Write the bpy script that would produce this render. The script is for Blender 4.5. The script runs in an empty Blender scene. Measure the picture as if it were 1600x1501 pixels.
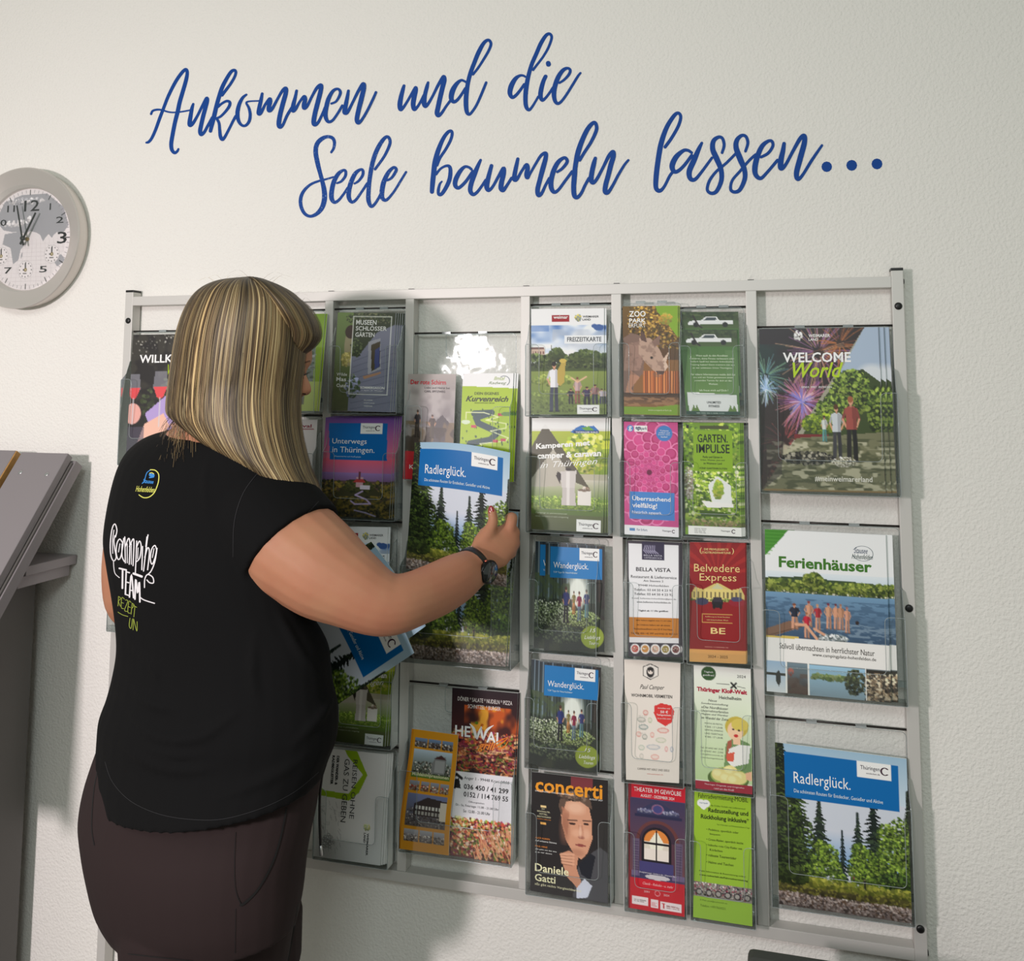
import bpy, bmesh, math, random
import numpy as np
from mathutils import Vector, Matrix
from mathutils.bvhtree import BVHTree

# ------------------------------------------------------------------ camera
F, CX, CY = 1420.0, 838.0, 467.0            # focal length and principal point in pixels of a 1600x1501 frame
R = np.array([[0.96616422, -0.02228844, -0.25696289],
              [0.25792151,  0.09039187,  0.96192817],
              [0.00178748, -0.99565684,  0.09308205]])
CAM = np.array([0.0, -1.74, 0.0])
cd = bpy.data.cameras.new('camera'); cam = bpy.data.objects.new('camera', cd)
bpy.context.scene.collection.objects.link(cam)
cd.sensor_fit = 'HORIZONTAL'; cd.sensor_width = 36.0; cd.lens = F / 1600 * 36.0
cd.shift_x = (800 - CX) / 1600; cd.shift_y = (CY - 750.5) / 1600
cd.clip_start = 0.02
M = Matrix.Identity(4)
for i in range(3):
    M[i][0] = R[i][0]; M[i][1] = -R[i][1]; M[i][2] = -R[i][2]; M[i][3] = CAM[i]
cam.matrix_world = M
sc = bpy.context.scene
sc.camera = cam
# ------------------------------------------------------------------ world, light, exposure
vs = sc.view_settings
vs.view_transform = 'Standard'; vs.look = 'None'; vs.gamma = 1.0; vs.use_curve_mapping = False
vs.exposure = 0.0
w = bpy.data.worlds.new('world'); sc.world = w; w.use_nodes = True
w.node_tree.nodes['Background'].inputs[0].default_value = (0.94, 1.0, 0.88, 1)
w.node_tree.nodes['Background'].inputs[1].default_value = 0.34
def area(name, loc, target, size, power, col, size_y=None):
    l = bpy.data.lights.new(name, 'AREA'); l.energy = power; l.color = col
    l.shape = 'RECTANGLE'; l.size = size; l.size_y = size_y or size
    o = bpy.data.objects.new(name, l); sc.collection.objects.link(o)
    o.location = loc
    o.rotation_euler = (Vector(target) - Vector(loc)).to_track_quat('-Z', 'Y').to_euler()
    return o
area('lamp_front_left', (-1.62, -1.7, 0.80), (-1.6, 0.0, -1.6), 0.40, 4.5, (1.0, 0.92, 0.90))
area('low_key_left', (-1.50, -2.6, 0.16), (-1.95, 0.0, -1.9), 0.20, 52, (1.0, 0.89, 0.905))  # low key light added to brighten the lower left wall; no window modelled
area('lamp_ceiling', (-0.1, -2.6, 0.95), (-0.5, 0.0, -2.2), 0.7, 15, (0.90, 1.0, 1.0), 0.5)

# ------------------------------------------------------------------ helpers
FLOOR = -1.55
def ray(px, py): return R @ np.array([px - CX, py - CY, F])
def at(px, py, y=0.0):
    r = ray(px, py); return CAM + r * ((y - CAM[1]) / r[1])
def az(px, py, z):
    return CAM + ray(px, py) * (z / F)
VIEW = R[:, 2]; RIGHT = R[:, 0]; UP = -R[:, 1]
def lin(c):
    c = np.asarray(c, dtype=np.float32) / 255.0
    return np.where(c <= 0.04045, c / 12.92, ((c + 0.055) / 1.055) ** 2.4)
MATS = {}
def mat(name, col=(200, 200, 200), rough=0.5, metal=0.0, bump=None, attr=False, spec=0.5, sss=0.0, noise=None, coat=0.0):
    if name in MATS: return MATS[name]
    m = bpy.data.materials.new(name); m.use_nodes = True; nt = m.node_tree
    b = nt.nodes['Principled BSDF']
    b.inputs['Base Color'].default_value = (*[float(x) for x in lin(col)], 1)
    b.inputs['Roughness'].default_value = rough; b.inputs['Metallic'].default_value = metal
    b.inputs['Specular IOR Level'].default_value = spec
    b.inputs['Coat Weight'].default_value = coat; b.inputs['Coat Roughness'].default_value = 0.15
    if sss:
        b.inputs['Subsurface Weight'].default_value = sss; b.inputs['Subsurface Radius'].default_value = (0.012, 0.005, 0.003)
        b.inputs['Subsurface Scale'].default_value = 1.0
    if attr:
        a = nt.nodes.new('ShaderNodeAttribute'); a.attribute_name = 'Col'
        nt.links.new(a.outputs['Color'], b.inputs['Base Color'])
    if noise:   # (scale, amount, second colour, low, high)
        tc = nt.nodes.new('ShaderNodeTexCoord'); n = nt.nodes.new('ShaderNodeTexNoise')
        n.inputs['Scale'].default_value = noise[0]; n.inputs['Detail'].default_value = 4
        mx = nt.nodes.new('ShaderNodeMix'); mx.data_type = 'RGBA'
        mx.inputs[6].default_value = (*[float(x) for x in lin(col)], 1); mx.inputs[7].default_value = (*[float(x) for x in lin(noise[2])], 1)
        rp = nt.nodes.new('ShaderNodeMapRange'); rp.inputs['From Min'].default_value = noise[3] if len(noise) > 3 else 0.35; rp.inputs['From Max'].default_value = noise[4] if len(noise) > 3 else 0.65; rp.inputs['To Max'].default_value = noise[1]
        nt.links.new(tc.outputs['Object'], n.inputs['Vector']); nt.links.new(n.outputs['Fac'], rp.inputs['Value'])
        nt.links.new(rp.outputs['Result'], mx.inputs[0]); nt.links.new(mx.outputs[2], b.inputs['Base Color'])
    if bump:    # (scale, strength, distance)
        tc = nt.nodes.new('ShaderNodeTexCoord'); n = nt.nodes.new('ShaderNodeTexNoise')
        n.inputs['Scale'].default_value = bump[0]; n.inputs['Detail'].default_value = 3
        bp = nt.nodes.new('ShaderNodeBump'); bp.inputs['Strength'].default_value = bump[1]; bp.inputs['Distance'].default_value = bump[2]
        nt.links.new(tc.outputs['Object'], n.inputs['Vector']); nt.links.new(n.outputs['Fac'], bp.inputs['Height'])
        nt.links.new(bp.outputs['Normal'], b.inputs['Normal'])
    MATS[name] = m; return m
def mat_acrylic(name, tint, gloss_rough=0.04, fac=0.08, op=0.0, opcol=(200, 210, 210), wavy=0.5):
    m = bpy.data.materials.new(name); m.use_nodes = True; nt = m.node_tree; nt.nodes.clear()
    out = nt.nodes.new('ShaderNodeOutputMaterial'); tr = nt.nodes.new('ShaderNodeBsdfTransparent')
    gl = nt.nodes.new('ShaderNodeBsdfGlossy'); mx = nt.nodes.new('ShaderNodeMixShader')
    fr = nt.nodes.new('ShaderNodeFresnel'); fr.inputs['IOR'].default_value = 1.45
    tr.inputs['Color'].default_value = (*tint, 1); gl.inputs['Roughness'].default_value = gloss_rough
    gl.inputs['Color'].default_value = (0.9, 0.95, 0.95, 1)
    tc = nt.nodes.new('ShaderNodeTexCoord'); nz = nt.nodes.new('ShaderNodeTexNoise'); nz.inputs['Scale'].default_value = 22; nz.inputs['Detail'].default_value = 2
    bp = nt.nodes.new('ShaderNodeBump'); bp.inputs['Strength'].default_value = wavy; bp.inputs['Distance'].default_value = 0.002
    nt.links.new(tc.outputs['Object'], nz.inputs['Vector']); nt.links.new(nz.outputs['Fac'], bp.inputs['Height']); nt.links.new(bp.outputs['Normal'], gl.inputs['Normal'])
    mt = nt.nodes.new('ShaderNodeMath'); mt.operation = 'MULTIPLY'; mt.inputs[1].default_value = fac
    nt.links.new(fr.outputs[0], mt.inputs[0])
    nt.links.new(mt.outputs[0], mx.inputs[0]); nt.links.new(tr.outputs[0], mx.inputs[1]); nt.links.new(gl.outputs[0], mx.inputs[2])
    last = mx
    if op > 0:
        df = nt.nodes.new('ShaderNodeBsdfDiffuse'); df.inputs['Color'].default_value = (*[float(x) for x in lin(opcol)], 1)
        m2 = nt.nodes.new('ShaderNodeMixShader'); m2.inputs[0].default_value = op
        nt.links.new(mx.outputs[0], m2.inputs[1]); nt.links.new(df.outputs[0], m2.inputs[2]); last = m2
    nt.links.new(last.outputs[0], out.inputs[0])
    return m
COLL = sc.collection
def link(name, me, parent=None, mats=()):
    o = bpy.data.objects.new(name, me); COLL.objects.link(o)
    for m in mats: me.materials.append(m)
    if parent is not None: o.parent = parent; o.matrix_parent_inverse = parent.matrix_basis.inverted()
    return o
def empty(name, loc, label=None, cat=None, group=None):
    o = bpy.data.objects.new(name, None); COLL.objects.link(o); o.location = loc; o.empty_display_size = 0.05
    if label: tag(o, label, cat, group)
    return o
def tag(o, label, cat, group=None):
    o['label'] = label; o['category'] = cat
    if group: o['group'] = group
    return o
class MB:
    def __init__(s): s.v = []; s.f = []; s.mi = []; s.cur = 0
    def add(s, vs_, fs):
        n = len(s.v); s.v += [tuple(float(c) for c in v) for v in vs_]; s.f += [tuple(i + n for i in f) for f in fs]; s.mi += [s.cur] * len(fs)
    def box(s, a, b, bev=0):
        (x0, y0, z0), (x1, y1, z1) = a, b
        s.add([(x0, y0, z0), (x1, y0, z0), (x1, y1, z0), (x0, y1, z0), (x0, y0, z1), (x1, y0, z1), (x1, y1, z1), (x0, y1, z1)],
              [(0, 3, 2, 1), (4, 5, 6, 7), (0, 1, 5, 4), (1, 2, 6, 5), (2, 3, 7, 6), (3, 0, 4, 7)])
    def hexa(s, p):   # 8 points: bottom 4, top 4
        s.add(p, [(0, 3, 2, 1), (4, 5, 6, 7), (0, 1, 5, 4), (1, 2, 6, 5), (2, 3, 7, 6), (3, 0, 4, 7)])
    def tube(s, pts, r, n=8, closed=False):
        pts = [np.array(p, float) for p in pts]; rings = []; N = len(pts); up = None
        for i, p in enumerate(pts):
            if closed: t = pts[(i + 1) % N] - pts[i - 1]
            else: t = pts[min(i + 1, N - 1)] - pts[max(i - 1, 0)]
            t = t / (np.linalg.norm(t) + 1e-12)
            if up is None:
                up = np.array([0, 0, 1.0]) if abs(t[2]) < 0.9 else np.array([1.0, 0, 0])
            a = np.cross(t, up); a /= np.linalg.norm(a) + 1e-12; b = np.cross(a, t); up = b
            rr = r[i] if hasattr(r, '__len__') else r
            rings.append([p + rr * (math.cos(k * 2 * math.pi / n) * a + math.sin(k * 2 * math.pi / n) * b) for k in range(n)])
        s.loft(rings, cap=not closed, closed=closed)
    def loft(s, rings, cap=True, closed=False):
        n = len(rings[0]); base = len(s.v); vv = [p for r_ in rings for p in r_]; fs = []
        m = len(rings)
        for i in range(m if closed else m - 1):
            j = (i + 1) % m
            for k in range(n):
                l = (k + 1) % n
                fs.append((i * n + k, i * n + l, j * n + l, j * n + k))
        if cap: fs.append(tuple(range(n - 1, -1, -1))); fs.append(tuple((m - 1) * n + k for k in range(n)))
        s.add(vv, fs)
    def lathe(s, c, prof, n=48, axis=(0, -1, 0)):   # prof: (radius, distance along axis); axis -Y
        rings = []
        for r_, d in prof:
            rings.append([(c[0] + r_ * math.cos(t), c[1] - d, c[2] + r_ * math.sin(t)) for t in np.linspace(0, 2 * math.pi, n, endpoint=False)])
        s.loft(rings, cap=True)
    def mesh(s, name, smooth=False):
        me = bpy.data.meshes.new(name); me.from_pydata(s.v, [], s.f)
        me.polygons.foreach_set('material_index', s.mi)
        bm = bmesh.new(); bm.from_mesh(me); bmesh.ops.recalc_face_normals(bm, faces=bm.faces); bm.to_mesh(me); bm.free()
        if smooth: me.shade_smooth()
        me.update(); return me
    def build(s, name, mats, parent=None, smooth=False):
        if not isinstance(mats, (list, tuple)): mats = [mats]
        return link(name, s.mesh(name, smooth), parent, mats)
def bevel_mesh(me, w, seg=2):
    bm = bmesh.new(); bm.from_mesh(me)
    bmesh.ops.bevel(bm, geom=list(bm.edges), offset=w, segments=seg, profile=0.7, affect='EDGES', clamp_overlap=True)
    bm.to_mesh(me); bm.free(); return me
def spline(pts, sub=6):
    P = np.array(pts, float); out = []
    n = len(P)
    for i in range(n - 1):
        p0 = P[max(i - 1, 0)]; p1 = P[i]; p2 = P[i + 1]; p3 = P[min(i + 2, n - 1)]
        for k in range(sub):
            t = k / sub
            out.append(0.5 * ((2 * p1) + (-p0 + p2) * t + (2 * p0 - 5 * p1 + 4 * p2 - p3) * t * t + (-p0 + 3 * p1 - 3 * p2 + p3) * t ** 3))
    out.append(P[-1]); return np.array(out)
def ribbon2d(pts, sub=6, capn=5):
    """(x, y, width) polyline -> 2-D vertices and quads of a ribbon with round ends"""
    S = spline(pts, sub) if len(pts) > 1 else np.array(pts, float)
    vv = []; ff = []
    for i, (x, y, wd) in enumerate(S):
        a = S[min(i + 1, len(S) - 1)] - S[max(i - 1, 0)]; L = math.hypot(a[0], a[1]) or 1
        nx, ny = -a[1] / L, a[0] / L
        vv += [(x + nx * wd / 2, y + ny * wd / 2), (x - nx * wd / 2, y - ny * wd / 2)]
        if i: k = 2 * i; ff.append((k - 2, k - 1, k + 1, k))
    for (x, y, wd) in ((S[0], S[-1]) if len(S) > 1 else (S[0],)):
        b = len(vv); m = 12
        vv += [(x + math.cos(t) * wd / 2, y + math.sin(t) * wd / 2) for t in np.linspace(0, 2 * math.pi, m, endpoint=False)]
        ff.append(tuple(range(b, b + m)))
    return vv, ff

# ------------------------------------------------------------------ materials
m_wall = mat('plaster', (236, 234, 228), 0.85, bump=(190, 0.6, 0.004), spec=0.2)
m_floor = mat('floor_vinyl', (120, 115, 108), 0.5, noise=(6, 0.4, (95, 90, 85)))
m_alu = mat('aluminium', (206, 204, 199), 0.5, 0.25, bump=(400, 0.05, 0.001))
m_black = mat('black_plastic', (16, 16, 17), 0.4)
m_steel = mat('dark_steel', (70, 66, 64), 0.35, 0.7)
m_blue = mat('blue_vinyl', (2, 66, 146), 0.6, spec=.25)
m_paper = mat('paper_edges', (225, 228, 224), 0.6)
m_print = mat('printed_cover', rough=0.38, attr=True, spec=0.35)
m_clear = mat_acrylic('clear_acrylic', (0.982, 0.988, 0.987), fac=0.8)
m_edge = mat_acrylic('acrylic_edge', (0.80, 0.84, 0.84), fac=1.6, gloss_rough=0.12, op=0.32, opcol=(214, 220, 220))

# ------------------------------------------------------------------ the room
mb = MB(); mb.box((-3.6, 0.03, FLOOR), (2.2, 0.13, 1.25)); o = mb.build('wall_back', m_wall); o['kind'] = 'structure'
mb = MB(); mb.box((-3.6, -3.2, FLOOR - 0.05), (2.2, 0.03, FLOOR)); o = mb.build('floor', m_floor); o['kind'] = 'structure'
mb = MB(); mb.box((-3.6, 0.016, FLOOR), (2.2, 0.03, FLOOR + 0.07)); o = mb.build('baseboard_back', mat('baseboard_paint', (190, 188, 182), 0.5)); o['kind'] = 'structure'

# ------------------------------------------------------------------ rack frame
ZT, ZTi, ZBi, ZB = 0.1947, 0.1745, -0.948, -0.968
POSTS = [(-1.428, -1.408), (-1.175, -1.157), (-0.9285, -0.9095), (-0.745, -0.7265), (-0.4973, -0.4783), (-0.3139, -0.2945), (-0.0585, -0.0390), (0.1984, 0.2188)]
DEP = 0.026
rack = empty('brochure_rack', (-0.6, 0.012, FLOOR), 'large silver aluminium brochure rack frame standing against the white wall', 'rack')
def tubebox(name, a, b):
    mb = MB(); mb.box(a, b); me = mb.mesh(name); bevel_mesh(me, 0.0012, 2); return link(name, me, rack, [m_alu])
for i, (a, b) in enumerate(POSTS):
    end = i in (0, len(POSTS) - 1)
    tubebox('post', (a, 0, FLOOR + 0.006 if end else ZB + 0.0205), (b, DEP, 0.205 if end else ZTi))
    if end:
        mb = MB(); mb.box((a - 0.0003, 0.0, 0.205), (b + 0.0003, DEP + 0.0002, 0.210)); link('end_cap', bevel_mesh(mb.mesh('end_cap'), 0.001), rack, [m_black])
        mb = MB(); mb.box((a, 0.0, FLOOR), (b, DEP, FLOOR + 0.006)); link('foot_cap', mb.mesh('foot_cap'), rack, [m_black])
        for z in (0.1405, -0.388, -0.915):
            mb = MB(); mb.lathe(((a + b) / 2, 0.0, z), [(0.0066, -0.001), (0.0066, 0.0012), (0.0052, 0.0028), (0.002, 0.0034)], 20); link('screw_cap', mb.mesh('screw_cap', True), rack, [m_black])
    else:
        mb = MB(); mb.box((a + 0.004, 0.005, ZT), (b - 0.004, 0.021, ZT + 0.0018)); link('top_plug', mb.mesh('top_plug'), rack, [m_black])
for z0, z1 in ((ZTi, ZT), (ZB, ZBi)):
    tubebox('rail', (POSTS[0][1], 0, z0), (POSTS[-1][0], DEP, z1))
x = POSTS[-1][1]
for z in (0.186, -0.958):
    mb = MB()
    mb.loft([[(x + d, 0.013 + r_ * math.cos(t), z + r_ * math.sin(t)) for t in np.linspace(0, 2 * math.pi, 16, endpoint=False)] for r_, d in ((0.006, -0.001), (0.006, 0.001), (0.004, 0.0028))])
    link('screw_cap', mb.mesh('screw_cap', True), rack, [m_black])
    x2 = POSTS[0][1]
ROD_Y = 0.008
def rod(col, z):
    a, b = POSTS[col][1], POSTS[col + 1][0]
    mb = MB(); mb.tube([(a - 0.002, ROD_Y, z), (b + 0.002, ROD_Y, z)], 0.0021, 8); link('rod', mb.mesh('rod', True), rack, [m_steel])

# ------------------------------------------------------------------ wall lettering (traced vinyl script)
def S(org, sc_, *strokes): return [[(org[0] + x / sc_, org[1] + y / sc_, w_ / sc_) for x, y, w_ in st] for st in strokes]
LA = S((220, 90), 9.381,
 [(80,1245,30),(115,1235,42),(160,1180,45),(215,1060,48),(280,880,50),(330,750,48),(400,570,50),(500,370,52),(590,235,52),(655,175,50),(680,215,50),(665,320,58),(620,480,60),(570,650,62),(540,790,62),(500,950,60),(465,1130,60),(445,1260,60),(455,1350,55),(495,1395,45),(535,1370,38),(550,1340,32)],
 [(150,825,36),(175,780,34),(240,762,32),(310,768,28),(400,795,26),(480,803,24),(580,795,24),(680,778,24),(740,765,22)],
 [(768,680,36),(750,740,52),(730,850,60),(715,950,66),(722,990,60),(765,960,50),(830,850,42),(900,710,44),(960,600,50),(972,625,60),(950,720,62),(915,850,62),(885,980,62),(868,1080,62),(885,1125,55),(930,1090,46),(980,1000,44),(1050,880,50)],
 [(1020,1075,52),(1045,970,62),(1080,830,66),(1110,700,62),(1150,560,62),(1190,440,60),(1250,320,56),(1320,210,50),(1370,184,44),(1392,215,42),(1370,290,42),(1310,390,42),(1250,470,44),(1190,550,44)],
 [(1130,720,40),(1190,670,36),(1260,636,38),(1303,655,44),(1296,710,46),(1240,790,40),(1170,860,36),(1120,885,34)],
 [(1110,890,40),(1145,960,42),(1155,1060,46),(1165,1150,52),(1190,1195,54),(1225,1170,44),(1290,1050,40),(1350,930,40),(1390,860,44)])
LB = S((360, 90), 6.667,
 [(165,385,22),(125,420,32),(90,490,40),(72,580,44),(85,660,36),(120,705,28),(160,705,28),(195,660,32),(205,590,32),(190,520,28),(165,475,22),(180,458,18),(230,452,16),(290,450,16),(315,445,20)],
 [(330,375,28),(318,440,38),(300,520,42),(295,580,46),(320,570,34),(360,490,28),(405,430,32),(415,450,42),(400,510,46),(402,550,44),(435,530,34),(490,430,28),(540,345,32),(576,320,40),(575,370,46),(545,480,48),(515,600,48),(503,690,48),(515,722,40),(545,700,30),(590,600,30),(640,520,32)],
 [(688,345,28),(675,410,34),(655,490,44),(650,550,46),(680,530,34),(720,460,26),(765,405,32),(778,430,42),(765,490,46),(768,525,40),(800,500,32),(850,400,28),(900,315,34),(942,288,42),(940,340,46),(910,460,48),(880,580,48),(866,670,48),(880,698,40),(915,670,30),(960,580,28),(985,520,30)],
 [(1050,478,22),(1100,455,24),(1138,390,30),(1142,348,30),(1112,325,26),(1065,350,34),(1020,430,44),(995,530,46),(990,610,44),(1015,665,34),(1060,655,28),(1110,590,26),(1165,500,28)],
 [(1228,345,28),(1215,420,38),(1195,520,46),(1190,570,48),(1220,565,34),(1270,470,28),(1330,350,32),(1380,275,40),(1390,310,46),(1365,420,50),(1335,540,48),(1316,640,46),(1330,678,40),(1365,650,30),(1420,560,28),(1480,440,28),(1515,360,26)])
LC = S((610, 50), 10,
 [(212,840,48),(195,900,62),(165,1020,74),(148,1130,80),(158,1205,70),(200,1180,50),(260,1090,44),(330,970,46),(390,870,52),(398,910,66),(370,1020,78),(355,1130,76),(372,1205,66),(420,1170,46),(470,1090,42),(520,990,44)],
 [(588,790,42),(570,860,62),(540,980,66),(525,1100,80),(545,1160,60),(590,1120,50),(660,1000,44),(740,840,50),(825,700,56),(840,750,76),(810,880,76),(775,1030,76),(745,1170,76),(728,1265,76),(750,1305,60),(800,1265,48),(870,1160,42),(930,1080,44)],
 [(1190,790,36),(1150,765,38),(1100,755,44),(1030,815,66),(970,920,84),(950,1030,78),(985,1090,56),(1040,1065,50),(1100,990,46),(1170,880,44)],
 [(1290,660,40),(1370,560,40),(1460,420,42),(1540,280,44),(1570,180,46),(1530,125,46),(1460,170,58),(1380,310,68),(1310,480,66),(1250,640,66),(1210,800,66),(1185,980,74),(1180,1130,74),(1195,1250,64),(1232,1285,46),(1280,1240,42),(1350,1130,42),(1430,950,44),(1495,790,42)])
LD = S((780, 40), 10.007,
 [(410,800,34),(370,780,38),(315,785,46),(250,835,68),(190,940,82),(167,1050,76),(200,1120,56),(255,1095,52),(320,1020,48),(390,920,46)],
 [(530,690,42),(600,600,40),(690,480,40),(770,340,42),(820,190,44),(790,130,46),(730,155,56),(650,280,64),(580,440,64),(510,600,64),(460,770,66),(425,950,74),(410,1120,72),(420,1260,66),(462,1318,48),(510,1275,42),(570,1180,38),(610,1110,38)],
 [(725,795,62),(690,870,66),(655,1000,74),(645,1100,72),(672,1165,54),(720,1135,44),(780,1060,42),(840,970,44)],
 [(766,588,76),(770,604,78)],
 [(940,895,36),(1010,850,40),(1085,770,46),(1110,700,46),(1070,665,44),(1000,695,60),(930,790,72),(875,930,76),(855,1060,74),(870,1170,62),(912,1217,50),(970,1185,44),(1050,1080,42),(1150,920,42),(1230,790,40),(1270,740,34)])
LE = S((460, 200), 8.889,
 [(512,335,34),(545,280,40),(556,200,46),(530,140,48),(460,120,48),(380,150,60),(315,220,64),(295,330,66),(320,480,66),(355,620,58),(390,750,60),(415,880,70),(415,1000,72),(380,1110,66),(310,1190,54),(220,1225,42),(140,1185,46),(90,1080,50),(90,960,50),(140,860,44),(230,780,36),(340,735,32),(440,710,28),(540,680,26)],
 [(590,765,28),(650,740,36),(705,670,42),(712,605,42),(680,585,38),(610,635,56),(550,740,64),(520,860,66),(515,970,66),(552,1030,48),(610,1005,40),(680,920,36),(740,830,36)],
 [(835,770,30),(890,735,36),(945,660,42),(952,595,42),(920,575,38),(850,625,56),(795,730,64),(760,850,66),(755,960,62),(792,1026,46),(850,1000,40),(930,890,36),(1010,770,38)],
 [(1120,570,38),(1180,490,38),(1260,370,40),(1325,220,44),(1315,140,44),(1270,125,46),(1200,205,58),(1130,340,62),(1080,500,62),(1045,700,60),(1030,860,60),(1028,1000,62),(1062,1085,48),(1110,1060,40),(1170,970,38),(1210,890,38)],
 [(1290,725,32),(1350,690,38),(1408,600,44),(1408,560,42),(1370,550,42),(1300,622,56),(1240,750,66),(1215,880,68),(1218,965,60),(1260,1002,46),(1310,970,38),(1390,870,34),(1470,740,34),(1550,610,32)])
LF = S((660, 190), 9.412,
 [(140,1030,64),(150,900,74),(165,760,76),(185,600,78),(230,430,72),(300,260,60),(370,160,52),(422,138,46),(437,185,46),(410,280,46),(340,410,44),(260,530,44),(215,640,44)],
 [(200,770,44),(270,690,36),(350,650,40),(400,665,52),(412,740,60),(395,860,64),(340,980,60),(280,1065,54),(238,1065,46),(235,1000,46),(255,920,36),(285,880,26)],
 [(720,700,40),(680,670,40),(620,665,46),(550,735,64),(490,850,72),(482,935,66),(525,975,52),(590,930,50),(660,850,48),(740,730,46)],
 [(855,565,40),(820,640,56),(770,760,72),(720,900,72),(703,1010,68),(742,1070,54),(800,1040,46),(870,950,42),(930,860,44)],
 [(1015,648,54),(990,740,62),(960,860,70),(945,955,76),(972,1008,56),(1030,960,44),(1110,820,46),(1190,685,56),(1195,760,68),(1165,880,74),(1155,975,74),(1187,1008,60),(1240,940,46),(1310,830,44)],
 [(1402,548,48),(1385,630,58),(1360,750,66),(1352,845,70),(1390,845,50),(1450,740,42),(1510,650,46)])
LG = S((800, 180), 8.421,
 [(165,670,40),(195,652,50),(205,700,60),(190,780,62),(203,818,54),(235,770,36),(310,640,36),(380,530,40),(442,500,50),(440,570,60),(405,700,66),(365,850,62),(335,980,62),(348,1050,58),(390,1025,44),(440,920,38),(490,830,40)],
 [(595,745,34),(660,700,40),(722,620,44),(716,575,44),(680,560,42),(610,612,56),(550,720,64),(515,850,66),(515,950,64),(552,1010,50),(610,980,40),(700,860,38),(790,740,40)],
 [(890,590,42),(950,490,42),(1040,350,44),(1108,200,48),(1105,120,46),(1070,98,48),(1000,172,60),(930,310,64),(870,480,70),(835,650,62),(820,800,68),(810,950,66),(820,1055,62),(857,1080,50),(910,1025,42),(960,920,40),(1010,830,40)],
 [(1095,565,44),(1075,640,62),(1050,750,64),(1040,850,66),(1068,890,46),(1120,830,44),(1200,680,40),(1270,540,48),(1325,480,52),(1335,530,62),(1300,650,66),(1265,790,64),(1230,920,64),(1225,1005,62),(1262,1014,50),(1320,930,40),(1400,780,38),(1480,650,34),(1530,590,30)])
LH = S((1010, 160), 4.1026,
 [(120,285,22),(160,230,22),(205,150,22),(220,92,21),(203,68,21),(175,88,26),(130,160,30),(95,260,34),(75,370,34),(62,480,34),(62,548,30),(86,566,26),(115,538,20),(150,470,20),(175,440,20)],
 [(290,322,18),(265,307,20),(235,310,24),(190,350,34),(165,405,36),(177,442,28),(205,438,24),(245,400,22),(290,340,22)],
 [(355,260,18),(335,300,28),(305,370,36),(275,440,36),(281,487,30),(310,494,24),(350,450,20),(420,355,18)],
 [(485,322,18),(498,275,20),(488,232,20),(463,222,22),(430,247,30),(425,300,34),(450,360,36),(478,430,32),(480,500,30),(450,568,26),(415,582,22),(390,558,20),(405,500,20),(450,440,18),(510,390,18),(570,330,18)],
 [(635,312,18),(650,260,20),(638,219,20),(610,212,22),(580,242,30),(575,290,34),(600,360,38),(628,430,32),(630,490,30),(600,558,26),(565,574,22),(540,556,20),(550,500,18),(600,440,18),(660,370,18),(700,335,20)],
 [(735,350,18),(780,325,20),(810,280,20),(804,249,20),(778,249,22),(740,282,30),(710,350,34),(695,420,36),(702,466,30),(732,486,24),(770,452,20),(840,370,20)],
 [(882,264,24),(875,310,30),(862,370,36),(862,420,34),(890,402,22),(940,310,22),(985,232,26),(1012,214,28),(1012,260,34),(985,360,36),(962,450,34),(970,490,28),(1000,466,20),(1060,370,20),(1125,275,16)],
 [(1156,412,68)], [(1316,403,70)], [(1478,394,70)])
for strokes, lab in ((LA + LB, 'blue script wall word "Ankommen" at the upper left'), (LC, 'blue script wall word "und" right of "Ankommen"'),
                     (LD, 'blue script wall word "die" ending the upper line'), (LE, 'blue script wall word "Seele" starting the lower line, paint slightly worn'),
                     (LF + LG, 'blue script wall word "baumeln" in the middle of the lower line'), (LH, 'blue script wall word "lassen..." with three dots at the right')):
    par = None
    for part in ([strokes] if strokes is not LH else [LH[:-3], LH[-3:-2], LH[-2:-1], LH[-1:]]):
        mb = MB()
        for si, st in enumerate(part):
            vv, ff = ribbon2d(st, 7)
            mb.add([at(x, y, 0.0297 - .00012 * si - 1.2e-6 * vi) for vi, (x, y) in enumerate(vv)], ff)
        me = bpy.data.meshes.new('lettering'); me.from_pydata(mb.v, [], mb.f)
        m_ = mat('blue_vinyl_worn', (2, 66, 146), 0.6, spec=.25, noise=(420, 1.0, (160, 185, 215), .66, .69)) if strokes is LE else mat('blue_vinyl')
        o = link('wall_lettering' if par is None else 'dot', me, par, [m_])
        if par is None: tag(o, lab, 'lettering', 'blue script words on the wall'); par = o

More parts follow.
